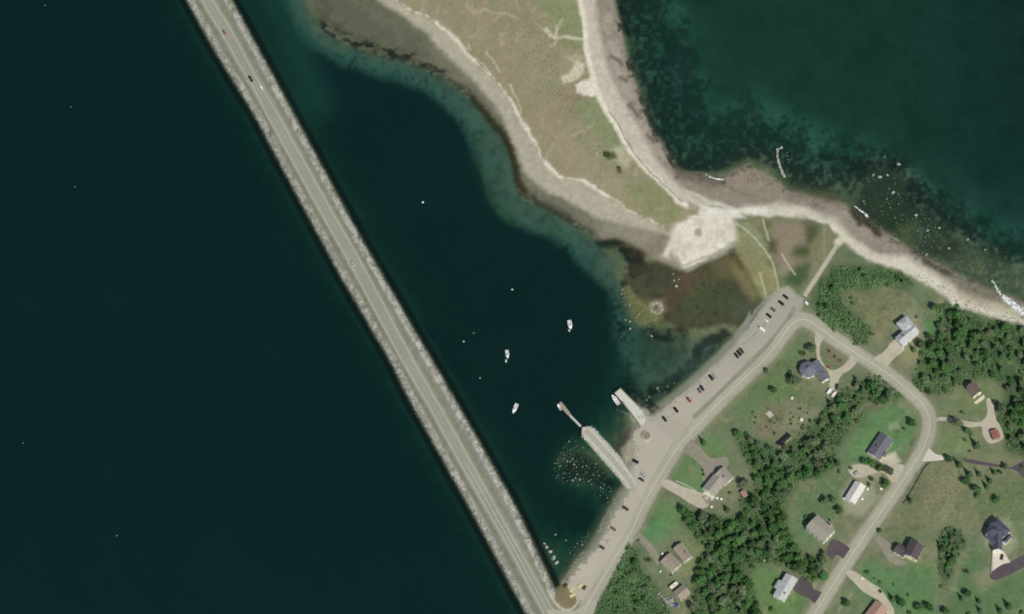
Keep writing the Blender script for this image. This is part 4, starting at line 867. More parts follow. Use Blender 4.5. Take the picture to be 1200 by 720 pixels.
for i, (a, b_) in enumerate(scatter([(724,338),(734,334),(746,352),(760,368),(770,376),(766,384),(756,382),(744,374),(734,360)], 34, 3.4, 6)):
    rock(a, b_, random.uniform(.6,1.3), 'yellow green weedy boulder on the tidal point west of the marsh', 'weedy boulders on the tidal point', 'weedrock' if random.random() < .75 else 'rock2')
for i in range(22):
    a = 2*PI*i/22; rock(769+6.6*math.cos(a)+random.uniform(-.8,.8), 361+6*math.sin(a)+random.uniform(-.8,.8), random.uniform(.6,1.0), 'pinkish stone in the ring on the tidal point', 'stones of the ring on the tidal point')
for a, b_, r_, lb in ((792.5,335.5,1.3,'biggest pale rock lying on the reddish weed of the marsh'), (790,329,.9,'small pale rock beside the red weed, west one of two'), (795.7,327.3,.8,'small pale rock beside the red weed, east one of two'), (789,321,.8,'small pale rock at the north tip of the marsh'), (733,375,.9,'small rock off the tidal point, west of a pair'), (738,377,.9,'small rock off the tidal point, east of a pair'), (738.5,385.5,1.0,'lone small rock in open water south of the tidal point'), (763.5,394,1.2,'isolated pale rock in the shallow bay below the tidal point'), (770.5,545,.1,'')):
    if r_ > .2: rock(a, b_, r_, lb)
for a, b_, r_ in ((770,455,1.5),(782,453,1.2),(761,465,.9),(757.5,469,.9),(772,459,.7),(779,460,.9),(790,449,.7)): rock(a, b_, r_, 'pale rock under water beside the bank north of the wharf', 'rocks by the bank north of the wharf', 'rock2')
for a, b_, r_ in ((638,637,1.0),(640.8,641.2,1.5),(645,646.5,1.5),(648.5,654,2.0),(652.3,660,1.9)): rock(a, b_, r_, 'white block in the curved line of stones at the harbour corner', 'line of white stones at the harbour corner')
for a, b_, r_, lb in ((651,626.5,.9,'lone white stone north of the curved line in the harbour corner'), (663,633.4,.8,'small stone in the water off the harbour bank near the corner')): rock(a, b_, r_, lb)
for i, (a, b_) in enumerate(scatter([(660,652),(668,640),(680,630),(690,624),(686,634),(676,646),(666,660)], 26, 3, 7)): rock(a, b_, random.choice((.3,.4,.5,.7,.9)), 'rough pale stone on the bank at the south end of the lot', 'stones of the bank at the south end of the lot', 'rock2' if random.random() < .6 else 'weedrock')
for i, (a, b_) in enumerate([(743,508),(745,504),(750,501),(742,513),(743,519),(746,524),(749,528)]): rock(a, b_, random.uniform(.7,1.1), 'white boulder edging the round headland beside the wharf', 'boulders edging the round headland')
c = P(757.5,511.5); pl = thing('round_platform', 'low round grey stone platform on the headland beside the wharf', 'platform', c)
mb = MB(); mb.cyl((0,0,-.3), (0,0,1.3), 3.6, 3.4, n=28); mb.build('rim', M['stone'], pl); mb = MB(); mb.cyl((0,0,1.3), (0,0,1.4), 2.9, n=28); mb.build('top', mat('platform_top', (134,128,110), .95, .2, .8, .05), pl)
# ---- stone mole
c = PZ(710,535,0); mo = thing('stone_mole', 'straight pale stone mole with a gravel lane along its top', 'mole', c)
cl_ = resamp([(742,571),(735,559),(717,538),(700,519),(690,508),(682,501)])[::2]
def loft(name, secs, m, n_v=11, jit=0, seed=1):
    r_ = random.Random(seed); v = []; f = []
    for row in secs: v += row
    for i in range(len(secs)-1):
        for k in range(len(secs[0])-1): a = i*len(secs[0])+k; f.append((a, a+1, a+len(secs[0])+1, a+len(secs[0])))
    me = mesh(name, v, f); fixup(me); return link(name, me, m, mo)
prof = [(-11.5,-2.5),(-9.5,-.6),(-7.8,.4),(-6.2,1.25),(-5,1.7),(0,1.75),(5,1.7),(6.2,1.25),(7.8,.4),(9.5,-.6),(11.5,-2.5)]
secs = []
for i, p in enumerate(cl_):
    t = cl_[min(i+1, len(cl_)-1)]-cl_[max(i-1, 0)]; t = t/np.linalg.norm(t); n = np.array([-t[1], t[0]]); row = []
    k_ = 1.0
    dd = len(cl_)-1-i
    if dd < 5: k_ = math.sqrt(max(.05, 1-(1-dd/5)**2))*.98+.02
    for s, z in prof:
        q = p+n*s*.97*k_; zz = z+(.35*random.uniform(-1,1) if abs(s) > 5.5 else 0); row.append(PZ(q[0], q[1], zz)-c)
    secs.append(row)
dd_ = cl_[-1]-cl_[-2]; dd_ = dd_/np.linalg.norm(dd_); secs.append([PZ(cl_[-1][0]+dd_[0]*4, cl_[-1][1]+dd_[1]*4, -2.6)-c for _ in prof])
loft('embankment', secs, mat('mole_rubble', (192,188,170), .95, .14, .9, .06))
p2 = [tuple(x) for x in cl_[:-3]]; mb = MB()
for i, p in enumerate(cl_[:-2]):
    t = cl_[min(i+1, len(cl_)-1)]-cl_[max(i-1, 0)]; t = t/np.linalg.norm(t); n = np.array([-t[1], t[0]])
    for s in (-3.2, 0, 3.2): q = p+n*s; mb.v.append(tuple(PZ(q[0], q[1], 1.86)-c))
    if i: a = (i-1)*3; mb.f += [(a,a+1,a+4,a+3),(a+1,a+2,a+5,a+4)]; mb.m += [0,0]
me = mb.mesh('lane'); fixup(me); link('lane', me, mat('mole_lane', (166,163,146), .95, .1, .4, .03), mo)
def boulder_strip(name, spots, m, parent, origin, seed, kind):
    """many armour stones in one mesh"""
    base = [np.array([v.co[:] for v in q.vertices]) for q in ARM]; bf = [[tuple(p.vertices) for p in q.polygons] for q in ARM]
    r_ = random.Random(seed); V_ = []; F_ = []; b = 0
    for (p, s) in spots:
        k = r_.randrange(len(base)); a = r_.uniform(0, 6.28); ca, sa = math.cos(a), math.sin(a); q = base[k]*s
        w_ = np.stack([q[:,0]*ca-q[:,1]*sa, q[:,0]*sa+q[:,1]*ca, q[:,2]], 1)+np.array(p-origin); V_.append(w_); F_ += [tuple(i+b for i in f_) for f_ in bf[k]]; b += len(q)
    o = link(name, mesh(name, np.concatenate(V_), F_), m, parent, None if parent else origin); tag(o, kind=kind); return o
def arm_mesh(seed):
    r_ = random.Random(seed); bm = bmesh.new(); bmesh.ops.create_icosphere(bm, subdivisions=1, radius=1)
    for v in bm.verts: v.co = Vector((v.co.x*1.1, v.co.y*.85, v.co.z*.7))*r_.uniform(.72,1.12)
    me = bpy.data.meshes.new('armour'); bm.to_mesh(me); bm.free(); return me
ARM = [arm_mesh(i) for i in range(6)]
sp = []
for i in range(260):
    k = random.uniform(0, len(cl_)-3); p = cl_[int(k)]; t = cl_[int(k)+1]-cl_[int(k)]; t = t/np.linalg.norm(t); n = np.array([-t[1], t[0]]); s = random.choice((-1,1))*random.uniform(5.2,9.5)
    q = p+n*s; sp.append((PZ(q[0], q[1], 1.65-(abs(s)-5)*.5), random.uniform(.3,.6)))
boulder_strip('armour_stones', sp, M['pale_armour'], mo, c, 5, 'stuff')
# ---- causeway armour, both flanks; loose stones of the lot bank
def flank(line, off0, off1, sgn, per, sizes, vmax=999):
    p = resamp(line); out = []; wob = random.uniform(0, 50)
    for i in range(0, len(p)-1):
        o_ = (float(vnoise(np.array(i/9.0+wob), np.array(3.3)))-.5)*3.2; dn_ = float(vnoise(np.array(i/6.0+wob), np.array(8.3)))
        t = p[i+1]-p[i]; t = t/(np.linalg.norm(t)+1e-9); n = np.array([-t[1], t[0]])*sgn
        for _ in range(per if random.random() < .9 else 0):
            q = p[i]+n*(random.uniform(off0, off1)+o_*.5)+t*random.uniform(-.5,.5)
            if q[1] < vmax and random.random() < .45+dn_: out.append((P(q[0], q[1], random.uniform(-.15,.2)), (sizes[0]+(sizes[1]-sizes[0])*random.random()**1.8)*(.8+.5*dn_)))
    return out
def n_in(line):   # sign that points from a shore line towards the middle of the causeway
    p = np.array(line[2]); t = np.array(line[3])-p; n = np.array([-t[1], t[0]]); mid_ = np.array([np.interp(p[1], CL[:,1], CL[:,0]), p[1]]); return 1 if n.dot(mid_-p) > 0 else -1
boulder_strip('riprap', flank(CW_W, -1.2, 8.0, n_in(CW_W), 5, (.22,.85)), M['armour'], None, PZ(400,330,0), 11, 'stuff')
boulder_strip('riprap', flank(CW_E, -1.2, 6.0, n_in(CW_E), 4, (.2,.75), 690), M['armour'], None, PZ(430,290,0), 12, 'stuff')
bank = [(662,681),(674,662),(690,641),(704,619),(715,598),(728,574)]
sp = flank(bank, -3.5, 4.5, 1, 2, (.3,.7)); sp += flank([(756,489),(780,470),(806,451),(826,433),(848,412),(866,394),(878,378)], -4, -1, 1, 1, (.2,.45))
sp += flank([(722,480)]*1+[(754,490),(746,478)], -1, 2, 1, 2, (.3,.6))
boulder_strip('bank_stones', sp, M['bank'], None, PZ(700,620,0), 13, 'stuff')
sp = flank(BE_L[8:], -9, -1, 1, 2, (.2,.5)); sp += flank([(x, y) for x, y in BE_G[14:]], -7, 5, 1, 2, (.2,.6))
sp += [(P(u_, v_, .05), random.uniform(.15,.45)) for u_, v_ in scatter([(1120,300),(1150,300),(1160,330),(1200,350),(1200,362),(1160,350),(1110,330),(1080,300)], 160, 1.5, 8)]
sp += [(P(u_, v_, .05), random.uniform(.15,.4)) for u_, v_ in scatter([(918,206),(950,218),(985,232),(1000,248),(960,245),(925,235)], 140, 1.5, 9)]
boulder_strip('beach_stones', sp, M['weedrock'], None, PZ(1060,300,0), 14, 'stuff')
for nm, poly, n, k in (('reef_stones', [(1000,244),(1004,222),(1020,204),(1050,204),(1068,226),(1084,250),(1116,272),(1120,294),(1080,288),(1040,266)], 170, 'weedrock'), ('shoal_stones', RKH, 130, 'rock2'), ('point_stones', [(724,338),(736,334),(748,352),(764,368),(776,378),(764,386),(744,378),(732,360)], 120, 'weedrock')):
    boulder_strip(nm, [(Vector(PZ(u_, v_, random.uniform(-.25,.05))), random.choice((.25,.35,.45,.6))) for u_, v_ in scatter(poly, n, 1.4, 41)], M[k], None, PZ(poly[0][0], poly[0][1], 0), 42, 'stuff')
# ---- groyne
gr = flank([(911,177),(910.5,184),(913,194),(917,203),(920,209)], -.9, .9, 1, 4, (.45,.85))+flank([(911,177),(913.5,176),(917,174)], -.7, .7, 1, 3, (.4,.7))
gr = [(Vector((p.x, p.y, random.uniform(-.1,.35))), s) for p, s in gr]; gt = thing('groyne', 'thin hooked line of pale stones reaching from the north beach into the bay', 'groyne', PZ(913,192,0))
o = boulder_strip('stonework', gr, M['rock'], gt, PZ(913,192,0), 15, None)
for k, (a, b_) in enumerate(((922,179),(922.5,183),(923.5,187),(924.5,190))): rock(a, b_, .5, 'tiny stone in the broken row east of the hooked groyne', 'row of tiny stones by the groyne')
# ---- surf
M['foam'] = mat('surf_foam', (232,236,230), .9, .06, .8, .05)
def lacy(m):
    nt = m.node_tree; L = nt.links.new; b = nt.nodes['Principled BSDF']; tc = nd(nt, 'ShaderNodeTexCoord'); n = nd(nt, 'ShaderNodeTexNoise'); n.inputs['Scale'].default_value = .55; n.inputs['Detail'].default_value = 6; L(tc.outputs['Object'], n.inputs['Vector'])
    mr = nd(nt, 'ShaderNodeMapRange'); mr.inputs[1].default_value = .36; mr.inputs[2].default_value = .56; L(n.outputs[0], mr.inputs[0]); L(mr.outputs[0], b.inputs['Alpha'])
lacy(M['foam'])
def foam(pts, w0, w1, label=None, seed=1):
    p = resamp(pts); r_ = random.Random(seed); mb = MB(); n = len(p); k_ = 0
    for i in range(n):
        t = p[min(i+1, n-1)]-p[max(i-1, 0)]; t = t/np.linalg.norm(t); nn = np.array([-t[1], t[0]]); w_ = (w0+(w1-w0)*i/n)*r_.uniform(.6,1.25)
        for s, z in ((-1,.03),(-.4,.22),(.4,.26),(1,.03)): q = p[i]+nn*s*w_*.5+nn*r_.uniform(-.15,.15); mb.v.append(tuple(PZ(q[0], q[1], z+max(0, float(hgt(q[0], q[1]))))))
        if i:
            for j in range(3): a = (i-1)*4+j; mb.f.append((a,a+1,a+5,a+4)); mb.m.append(0)
    me = mb.mesh('surf_foam', True); fixup(me); return tag(link('surf_foam', me, M['foam']), kind='stuff')
foam([(1001,241.5),(1006,245),(1012,249.5),(1017.5,254.5)], 1.2, 2.8, seed=1)
foam([(1162.5,328),(1166,334),(1170,341),(1174,347)], 1.4, 4, seed=2); foam([(1173,346),(1180,352),(1188,358),(1196,363),(1206,369)], 4.5, 10, seed=3)
for q, w_ in (([(1178,347),(1186,352),(1194,360)], 2), ([(1186,362),(1193,366),(1199,370)], 1.5), ([(827,204.5),(833,208),(840,210),(848,210.5)], 1.8), ([(1046,278),(1054,283)], .5)): foam(q, w_*.6, w_, seed=int(q[0][0]))
# ---- boats
def boat(u, v, hd, L_, label, name='motorboat', cat='boat', cabin=True, motor=True, z=0.0, beam=.31, rub=None):
    """hull with sheer and flare, deck, cockpit, cabin, windscreen, outboard; bow along +x, hd = bow direction in photo pixels"""
    c = PZ(u, v, z); q = PZ(u+hd[0], v+hd[1], z)-c; root = thing(name, label, cat, c, math.atan2(q.y, q.x)); B_ = L_*beam/2
    st = [(-.5,.86,.75),(-.3,.97,.72),(0,1,.76),(.2,.86,.86),(.36,.55,.98),(.46,.22,1.08),(.5,.03,1.14)]
    hs = L_*.13; mb = MB(); n = 7
    for s, w_, h_ in st: mb.v += [(s*L_, y*B_*w_, zz) for y, zz in ((-1,h_*hs),(-.86,.0),(-.4,-.35),(0,-.45),(.4,-.35),(.86,.0),(1,h_*hs))]
    for i in range(len(st)-1):
        for j in range(n-1): a = i*n+j; mb.f.append((a,a+1,a+n+1,a+n)); mb.m.append(0)
    mb.f.append(tuple(range(n))); mb.m.append(0); hull = mb.build('hull', M['gel'], root)
    mb = MB(); k = 0                                   # foredeck and side decks
    for s, w_, h_ in st:
        inn = .74 if s < .12 else .02
        mb.v += [(s*L_, -B_*w_, h_*hs+.01), (s*L_, -B_*w_*inn, h_*hs+.05), (s*L_, B_*w_*inn, h_*hs+.05), (s*L_, B_*w_, h_*hs+.01)]
    for i in range(len(st)-1):
        for j in ((0, 2) if st[i][0] < .0 else (0, 1, 2)): a = i*4+j; mb.f.append((a,a+1,a+5,a+4)); mb.m.append(0)
    mb.build('deck', M['gel'], root)
    mb = MB(); mb.box(-.48*L_, .02*L_, -B_*.72, B_*.72, .12, .2); mb.build('cockpit_sole', M['cockpit'], root)
    for s in (-.36, -.12):
        mb = MB(); mb.box(s*L_-.22, s*L_+.22, -B_*.62, B_*.62, .2, .55); mb.build('thwart' if not cabin else 'seat', M['cockpit'] if cabin else M['timber'], root)
    if cabin:
        mb = MB(); mb.box(-.02*L_, .26*L_, -B_*.6, B_*.6, hs*.6, hs+.75, top=(.25,.12)); cb = mb.build('cabin', M['gel'], root)
        mb = MB(); zz = hs+.32; mb.box(.22*L_, .235*L_, -B_*.46, B_*.46, zz-.2, zz+.26); mb.build('windscreen', M['glass'], cb)
        mb = MB(); mb.box(.04*L_, .16*L_, -B_*.25, B_*.25, hs+.75, hs+.80); mb.build('hatch', M['grey_fit'], cb)
        mb = MB(); mb.cyl((.30*L_,0,hs*.9), (.46*L_,0,hs*1.1+.45), .03); mb.build('bow_rail', M['grey_fit'], root)
    if motor:
        mb = MB(); mb.box(-.5*L_-.55, -.5*L_-.02, -.22, .22, .35, 1.0, top=(.08,.05)); mb.box(-.5*L_-.32, -.5*L_-.14, -.08, .08, -.5, .35); mb.build('outboard_motor', M['black'], root)
    return root
boat(668,381.3,(1.2,7),7.2,'round sterned white motorboat with a dark hatch, northernmost on the harbour moorings', beam=.4)
boat(594.5,415.8,(1,8),6.6,'slim white motorboat moored midway with a tiny tender off its bow', beam=.36)
boat(603.5,479.3,(-3,7),7.8,'white sharp ended boat lying slanted, southernmost on the moorings', beam=.36, motor=False)
boat(593,423.3,(0,3),2.6,'tiny white tender floating just off the bow of the slim motorboat', 'dinghy', 'dinghy', False, False, beam=.45)
boat(667,387.6,(1,2),2.2,'tiny pale tender just off the bow of the round sterned motorboat', 'dinghy', 'dinghy', False, False, beam=.45)
boat(721.2,469,(-7,-9.5),8.6,'white cabin boat moored tight against the end of the concrete wharf', beam=.34)
boat(655.6,477.5,(-4,-6),5.2,'small cream open boat tied to the end of the floating dock', 'skiff', 'boat', False, True, beam=.36)
M['buoy'] = mat('white_buoy', (236,234,226), .5, .04, 2); M['buoy_o'] = mat('faded_buoy', (214,206,186), .5, .06, 2)
def buoy(u, v, r_, label, m='buoy'):
    root = thing('mooring_buoy', label, 'buoy', PZ(u, v, 0)); bm = bmesh.new(); bmesh.ops.create_uvsphere(bm, u_segments=14, v_segments=9, radius=r_)
    for w_ in bm.verts: w_.co.z = w_.co.z*.85+r_*.35
    me = bpy.data.meshes.new('float_body'); bm.to_mesh(me); bm.free(); link('float_body', me, M[m], root)
    mb = MB(); mb.cyl((0,0,r_), (0,0,r_*1.7), .06*r_/.5, n=6); mb.cyl((0,0,r_*1.65), (0,0,r_*1.75), .16*r_/.5, n=8); mb.build('mooring_ring', M['grey_fit'], root)
buoy(495.5,237.3,.75,'white buoy alone in the north of the harbour off the sand spit'); buoy(600.2,339.5,.6,'white buoy north of the moored boats in the middle of the harbour'); buoy(543.3,400.4,.55,'white buoy between the causeway and the slim motorboat')
buoy(562.5,443.2,.45,'small faded buoy west of the slanted white boat', 'buoy_o'); buoy(555,390.6,.35,'very small faded buoy just north east of the causeway side buoy', 'buoy_o')
for a, b_, lb in ((53,6.5,'tiny pale float in open sea near the top corner of the view'), (83,125.5,'tiny pale float in open sea west of the causeway, north one'), (88,219,'tiny pale float in open sea west of the causeway, south one'), (137,628,'tiny pale float in the open south west sea'), (27,519.5,'tiny dim float in the open sea by the western edge')): buoy(a, b_, .28, lb, 'buoy_o')
# ================================================================ CARS
def carmat(name, rgb, rough=.3): return mat(name, rgb, rough, .04, 1, spec=.5)
PAINT = {k: carmat(k+'_car_paint', c) for k, c in dict(black=(24,24,26), white=(236,236,232), silver=(176,178,178), grey=(98,98,98), darkgrey=(56,56,58), red=(150,66,60), blue=(46,58,84), brown=(78,62,52), cream=(228,222,200)).items()}
M['tyre'] = M['black']; M['lamp'] = mat('car_lamp', (226,226,220), .2, .02, 5); M['tail'] = mat('tail_lamp', (150,24,20), .3, .02, 5); M['hub'] = mat('wheel_hub', (150,150,150), .4, .05, 5, metal=.6)
CARP = {}
def car_parts(kind):
    """bonnet, cabin and boot as one lofted shell; glass, wheels and lamps apart. +x is the front"""
    if kind in CARP: return CARP[kind]
    L_, W_, H_, roof, cab = dict(sedan=(4.6,1.82,1.45,(-1.15,.35),(-1.85,1.15)), suv=(4.7,1.9,1.75,(-2.0,.35),(-2.25,1.1)), hatch=(4.1,1.76,1.48,(-1.5,.35),(-1.95,1.05)), van=(5.4,2.0,2.2,(-2.6,1.5),(-2.65,2.3)), pickup=(5.5,1.95,1.8,(-.75,.5),(-.95,1.35)))[kind]
    belt = H_*.60; hw = W_/2; D_ = {}
    sec = [(-L_/2,.35,.86),(-L_/2,.62*belt+.1,.92),(-L_/2+.12,belt*.95,.93)]
    mb = MB(); xs = [-L_/2,-L_/2+.15,-L_/2+.5,cab[0],0,cab[1],L_/2-.45,L_/2-.1,L_/2]; tops = [belt*.78,belt*.93,belt*.97,belt,belt,belt*.99,belt*.86,belt*.76,belt*.55]; wd_ = [.88,.96,1,1,1,1,.98,.92,.82]
    if kind == 'pickup': tops = [belt*.9]+[belt*.97]*2+[belt]*2+tops[5:]
    if kind == 'van': tops = [belt]*6+[belt*.92,belt*.85,belt*.6]
    n = 8
    for x, t, k in zip(xs, tops, wd_): mb.v += [(x,-hw*k*.9,.28),(x,-hw*k,.45),(x,-hw*k,t*.85),(x,-hw*k*.9,t),(x,hw*k*.9,t),(x,hw*k,t*.85),(x,hw*k,.45),(x,hw*k*.9,.28)]
    for i in range(len(xs)-1):
        for j in range(n): a = i*n+j; b_ = i*n+(j+1) % n; mb.f.append((a,b_,b_+n,a+n)); mb.m.append(0)
    mb.f += [tuple(range(n)), tuple(range((len(xs)-1)*n, len(xs)*n))]; mb.m += [0,0]
    # pillars and roof
    lo, hi = hw*.88, hw*.72
    v = [(cab[0],-lo,belt*.98),(cab[1],-lo,belt*.98),(cab[1],lo,belt*.98),(cab[0],lo,belt*.98),(roof[0],-hi,H_-.05),(roof[1],-hi,H_-.05),(roof[1],hi,H_-.05),(roof[0],hi,H_-.05),(roof[0]+.1,-hi*.9,H_),(roof[1]-.1,-hi*.9,H_),(roof[1]-.1,hi*.9,H_),(roof[0]+.1,hi*.9,H_)]
    mb.add(v, [(0,1,5,4),(1,2,6,5),(2,3,7,6),(3,0,4,7),(4,5,9,8),(5,6,10,9),(6,7,11,10),(7,4,8,11),(8,9,10,11)])
    if kind == 'pickup':
        mb.box(-L_/2+.1, cab[0]-.05, -hw*.95, -hw*.82, belt*.95, belt*1.06); mb.box(-L_/2+.1, cab[0]-.05, hw*.82, hw*.95, belt*.95, belt*1.06)
    D_['body'] = mb.mesh('body')
    def panel(a, b_, c_, d2, e=.02):
        A, Bq, Cq, Dq = map(Vector, (a, b_, c_, d2)); nrm = (Bq-A).cross(Dq-A).normalized(); m_ = (A+Bq+Cq+Dq)/4
        if nrm.dot(m_-Vector((0,0,belt*.6))) < 0: nrm = -nrm
        return [m_+(p-m_)*.88+nrm*e for p in (A, Bq, Cq, Dq)]
    def quads(lst):
        mb = MB()
        for q in lst: mb.add(panel(*q), [(0,1,2,3)])
        return mb.mesh('glass')
    D_['windscreen'] = quads([(v[1],v[2],v[6],v[5])]); D_['rear_window'] = quads([(v[3],v[0],v[4],v[7])]) if kind != 'van' else None
    D_['side_windows'] = quads([(v[0],v[1],v[5],v[4]),(v[2],v[3],v[7],v[6])] if kind != 'van' else [((1.2,-lo,belt*1.05),(2.1,-lo,belt*1.05),(1.5,-hi,H_-.1),(1.2,-hi,H_-.1)),((1.2,lo,belt*1.05),(2.1,lo,belt*1.05),(1.5,hi,H_-.1),(1.2,hi,H_-.1))])
    r_ = .33 if kind in ('sedan','hatch') else .38
    mb = MB(); mb.cyl((0,-.11,0), (0,.11,0), r_, n=14); D_['wheel'] = mb.mesh('wheel'); mb = MB(); mb.cyl((0,-.125,0), (0,.125,0), r_*.55, n=10); D_['hub'] = mb.mesh('hub')
    mb = MB(); mb.box(-.06,.05,-.2,.2,-.09,.09); D_['headlight'] = mb.mesh('headlight'); D_['tail_light'] = D_['headlight'].copy(); D_['headlight'].materials.append(M['lamp']); D_['tail_light'].materials.append(M['tail'])
    D_['wheel'].materials.append(M['tyre']); D_['hub'].materials.append(M['hub'])
    for k in ('windscreen','rear_window','side_windows'):
        if D_[k]: D_[k].materials.append(M['glass'])
    D_['spec'] = (L_, W_, r_, belt); CARP[kind] = D_; return D_
BODIES = {}
def car(u, v, hd, kind, paint, label, group=None, cat='car', name='parked_car', lift=.06, sc=1.0):
    D_ = car_parts(kind); L_, W_, r_, belt = D_['spec']; c = P(u, v, lift); q = P(u+hd[0], v+hd[1], lift)-c
    root = thing(name, label, cat, c, math.atan2(q.y, q.x), group); root.scale = (sc,)*3
    if (kind, paint) not in BODIES: b_ = D_['body'].copy(); b_.materials.append(PAINT[paint]); BODIES[kind, paint] = b_
    link('body', BODIES[kind, paint], None, root); link('windscreen', D_['windscreen'], None, root); link('side_windows', D_['side_windows'], None, root)
    if D_['rear_window']: link('rear_window', D_['rear_window'], None, root)
    for sx in (-.3, .31):
        for sy in (-1, 1): w_ = link('wheel', D_['wheel'], None, root, (sx*L_, sy*(W_/2-.1), r_)); link('hub', D_['hub'], None, w_)
    for sy in (-1, 1): link('headlight', D_['headlight'], None, root, (L_/2-.08, sy*W_*.33, belt*.6)); link('tail_light', D_['tail_light'], None, root, (-L_/2+.04, sy*W_*.36, belt*.68))
    return root
DN = (4,-7.4)     # along the causeway, southward in the photo = +v
car(263,38.3,(3.2,5.6),'hatch','red','red hatchback with a white roof glint on the far north end of the causeway', name='car', sc=.9)
car(293.8,93.3,(4,7),'suv','black','black car on the west lane of the causeway beside a white one', name='car', lift=.12)
car(306,102.8,(-4,-7),'hatch','white','white car on the east lane of the causeway beside a black one', name='car', lift=.12)
car(413.2,310,(4,7),'hatch','silver','single small silver car halfway along the causeway', name='car', lift=.12, sc=.9)
NWd = (-5.5,-4.6); NW2 = (-4.8,-6)
LG = 'cars parked in the harbour lot'
for u, v, hd, kd, pt, lb in ((920.6,348.4,NWd,'sedan','black','black car parked furthest up the lot beside the beach track'), (915.4,355.7,NWd,'suv','black','long black car second from the beach track end of the lot'), (905.8,363.2,NWd,'hatch','grey','grey hatchback between two black cars near the beach end of the lot'),
    (900.9,370.4,NWd,'sedan','black','black car parked next to two white vehicles'), (898,376.8,NWd,'hatch','white','small white car between a black car and the white van'), (892.3,386.3,NWd,'van','white','big white van parked in the upper lot'),
    (869,411.3,(-4,-5),'sedan','darkgrey','dark grey car, north end of the tight row of three'), (866.1,414.2,(-4,-5),'suv','black','black car in the middle of the tight row of three'), (863,417.1,(-4,-5),'sedan','black','black car, south end of the tight row of three'),
    (833.3,443,(-4,-5),'suv','black','black car parked close beside a silver one in the middle of the lot'), (837.3,441.3,(-4,-5),'sedan','silver','silver car with a bright bonnet parked close beside a black one'),
    (822.6,455.2,(-3.6,-5.4),'sedan','black','black car of the pair just above the red car'), (819.5,458,(-3.6,-5.4),'hatch','grey','grey hatchback of the pair just above the red car'), (807,468.8,(-4.4,-5.2),'sedan','red','red car in the middle of the lot'),
    (792,480.8,(-4.4,-5.6),'suv','black','black car alone between the red car and the wharf'), (778.6,491.4,(-4.2,-5.6),'sedan','black','black car parked nearest the wharf entrance'),
    (744.8,541.2,(-6,-3),'suv','black','large black car at the foot of the boat ramp beside a silver one'), (741.2,544.6,(-6,-3),'sedan','silver','silver car tucked beside the large black car at the boat ramp'), (751.6,562.4,(-5,-3.4),'hatch','brown','dark brown hatchback opposite the root of the stone mole'), (753.4,557,(-5,-3.4),'hatch','silver','silver hatchback opposite the root of the stone mole'),
    (733,596.3,(-5.6,-3.6),'suv','brown','dark brown car alone south of the stone mole'), (718.6,620.2,(-5,-3.6),'hatch','grey','small grey car in the southern lot, north of another'), (705.4,642,(-5,-3.6),'hatch','darkgrey','small dark car furthest south in the lot')):
    car(u, v, hd, kd, pt, lb, LG)
car(972,458.8,(4,-5.4),'van','white','white van on the drive south of the eight sided house', cat='van', name='parked_van'); car(977.5,462.5,(4,-5),'van','cream','cream van parked beside the white van on the drive', cat='van', name='parked_van')
car(980.5,453.4,(1,-6),'sedan','darkgrey','dark car in front of the two vans on the drive'); car(970.4,430.6,(5,2),'hatch','red','small red car on the loop drive near the front door', sc=.75)
car(1174,653.2,(1,-6),'hatch','black','small black car on the cream paved forecourt'); car(1003.5,554.5,(3,-3),'hatch','silver','silver car on the gravel between the dark and the white roofed bungalows')
# caravan, benches, boxes and garden things
def caravan(u, v, hd, label):
    c = P(u, v, .05); q = P(u+hd[0], v+hd[1])-c; root = thing('caravan', label, 'caravan', c, math.atan2(q.y, q.x))
    mb = MB(); mb.prism([(-3.2,.5),(3.0,.5),(3.35,1.3),(3.1,2.4),(2.6,2.65),(-2.8,2.65),(-3.2,2.3)], -1.15, 1.15, axis='y'); mb.build('body', PAINT['cream'], root)
    for sy in (-1, 1):
        w_ = link('wheel', CARP['sedan']['wheel'], None, root, (-.1, sy*1.0, .33)); link('hub', CARP['sedan']['hub'], None, w_)
        for x in (-2, 1.2): mb = MB(); mb.box(x-.5, x+.5, sy*1.15-.02, sy*1.15+.02, 1.4, 2.0); mb.build('window', M['glass'], root)
    mb = MB(); mb.cyl((3.0,.7,.55), (4.3,0,.5), .05); mb.cyl((3.0,-.7,.55), (4.3,0,.5), .05); mb.build('drawbar', M['grey_fit'], root)
    mb = MB(); mb.box(-.6,.4,-.35,.35,2.65,2.75); mb.build('roof_vent', M['grey_fit'], root)
caravan(789.6,687.3,(5,-4),'cream caravan parked against the north side of the small pinkish cottage')
M['yellow'] = mat('yellow_timber', (222,208,154), .8, .08, 2)
def bench(u, v, hd, label, m, L_=4.2, group=None, name='picnic_table', cat='table'):
    c = P(u, v); q = P(u+hd[0], v+hd[1])-c; root = thing(name, label, cat, c, math.atan2(q.y, q.x), group)
    mb = MB(); mb.box(-L_/2, L_/2, -.5, .5, .70, .78); mb.build('tabletop', M[m], root)
    for sy in (-1, 1): mb = MB(); mb.box(-L_/2, L_/2, sy*.95-.18, sy*.95+.18, .42, .48); mb.build('seat', M[m], root)
    for sx in (-.36, .36):
        mb = MB(); mb.box(sx*L_-.05, sx*L_+.05, -1.1, 1.1, .34, .42); mb.cyl((sx*L_,-.9,-.05), (sx*L_,-.3,.7), .05, n=6); mb.cyl((sx*L_,.9,-.05), (sx*L_,.3,.7), .05, n=6); mb.build('trestle', M[m], root)
bench(670.3,691.7,(3,-5),'yellow picnic table standing steepest, north west of the three on the grass corner', 'yellow'); bench(671,698.3,(6,-3.6),'yellow picnic table, southernmost of the three on the grass corner', 'yellow'); bench(680.5,687,(5,-4),'yellow picnic table, easternmost of the three on the grass corner', 'yellow')
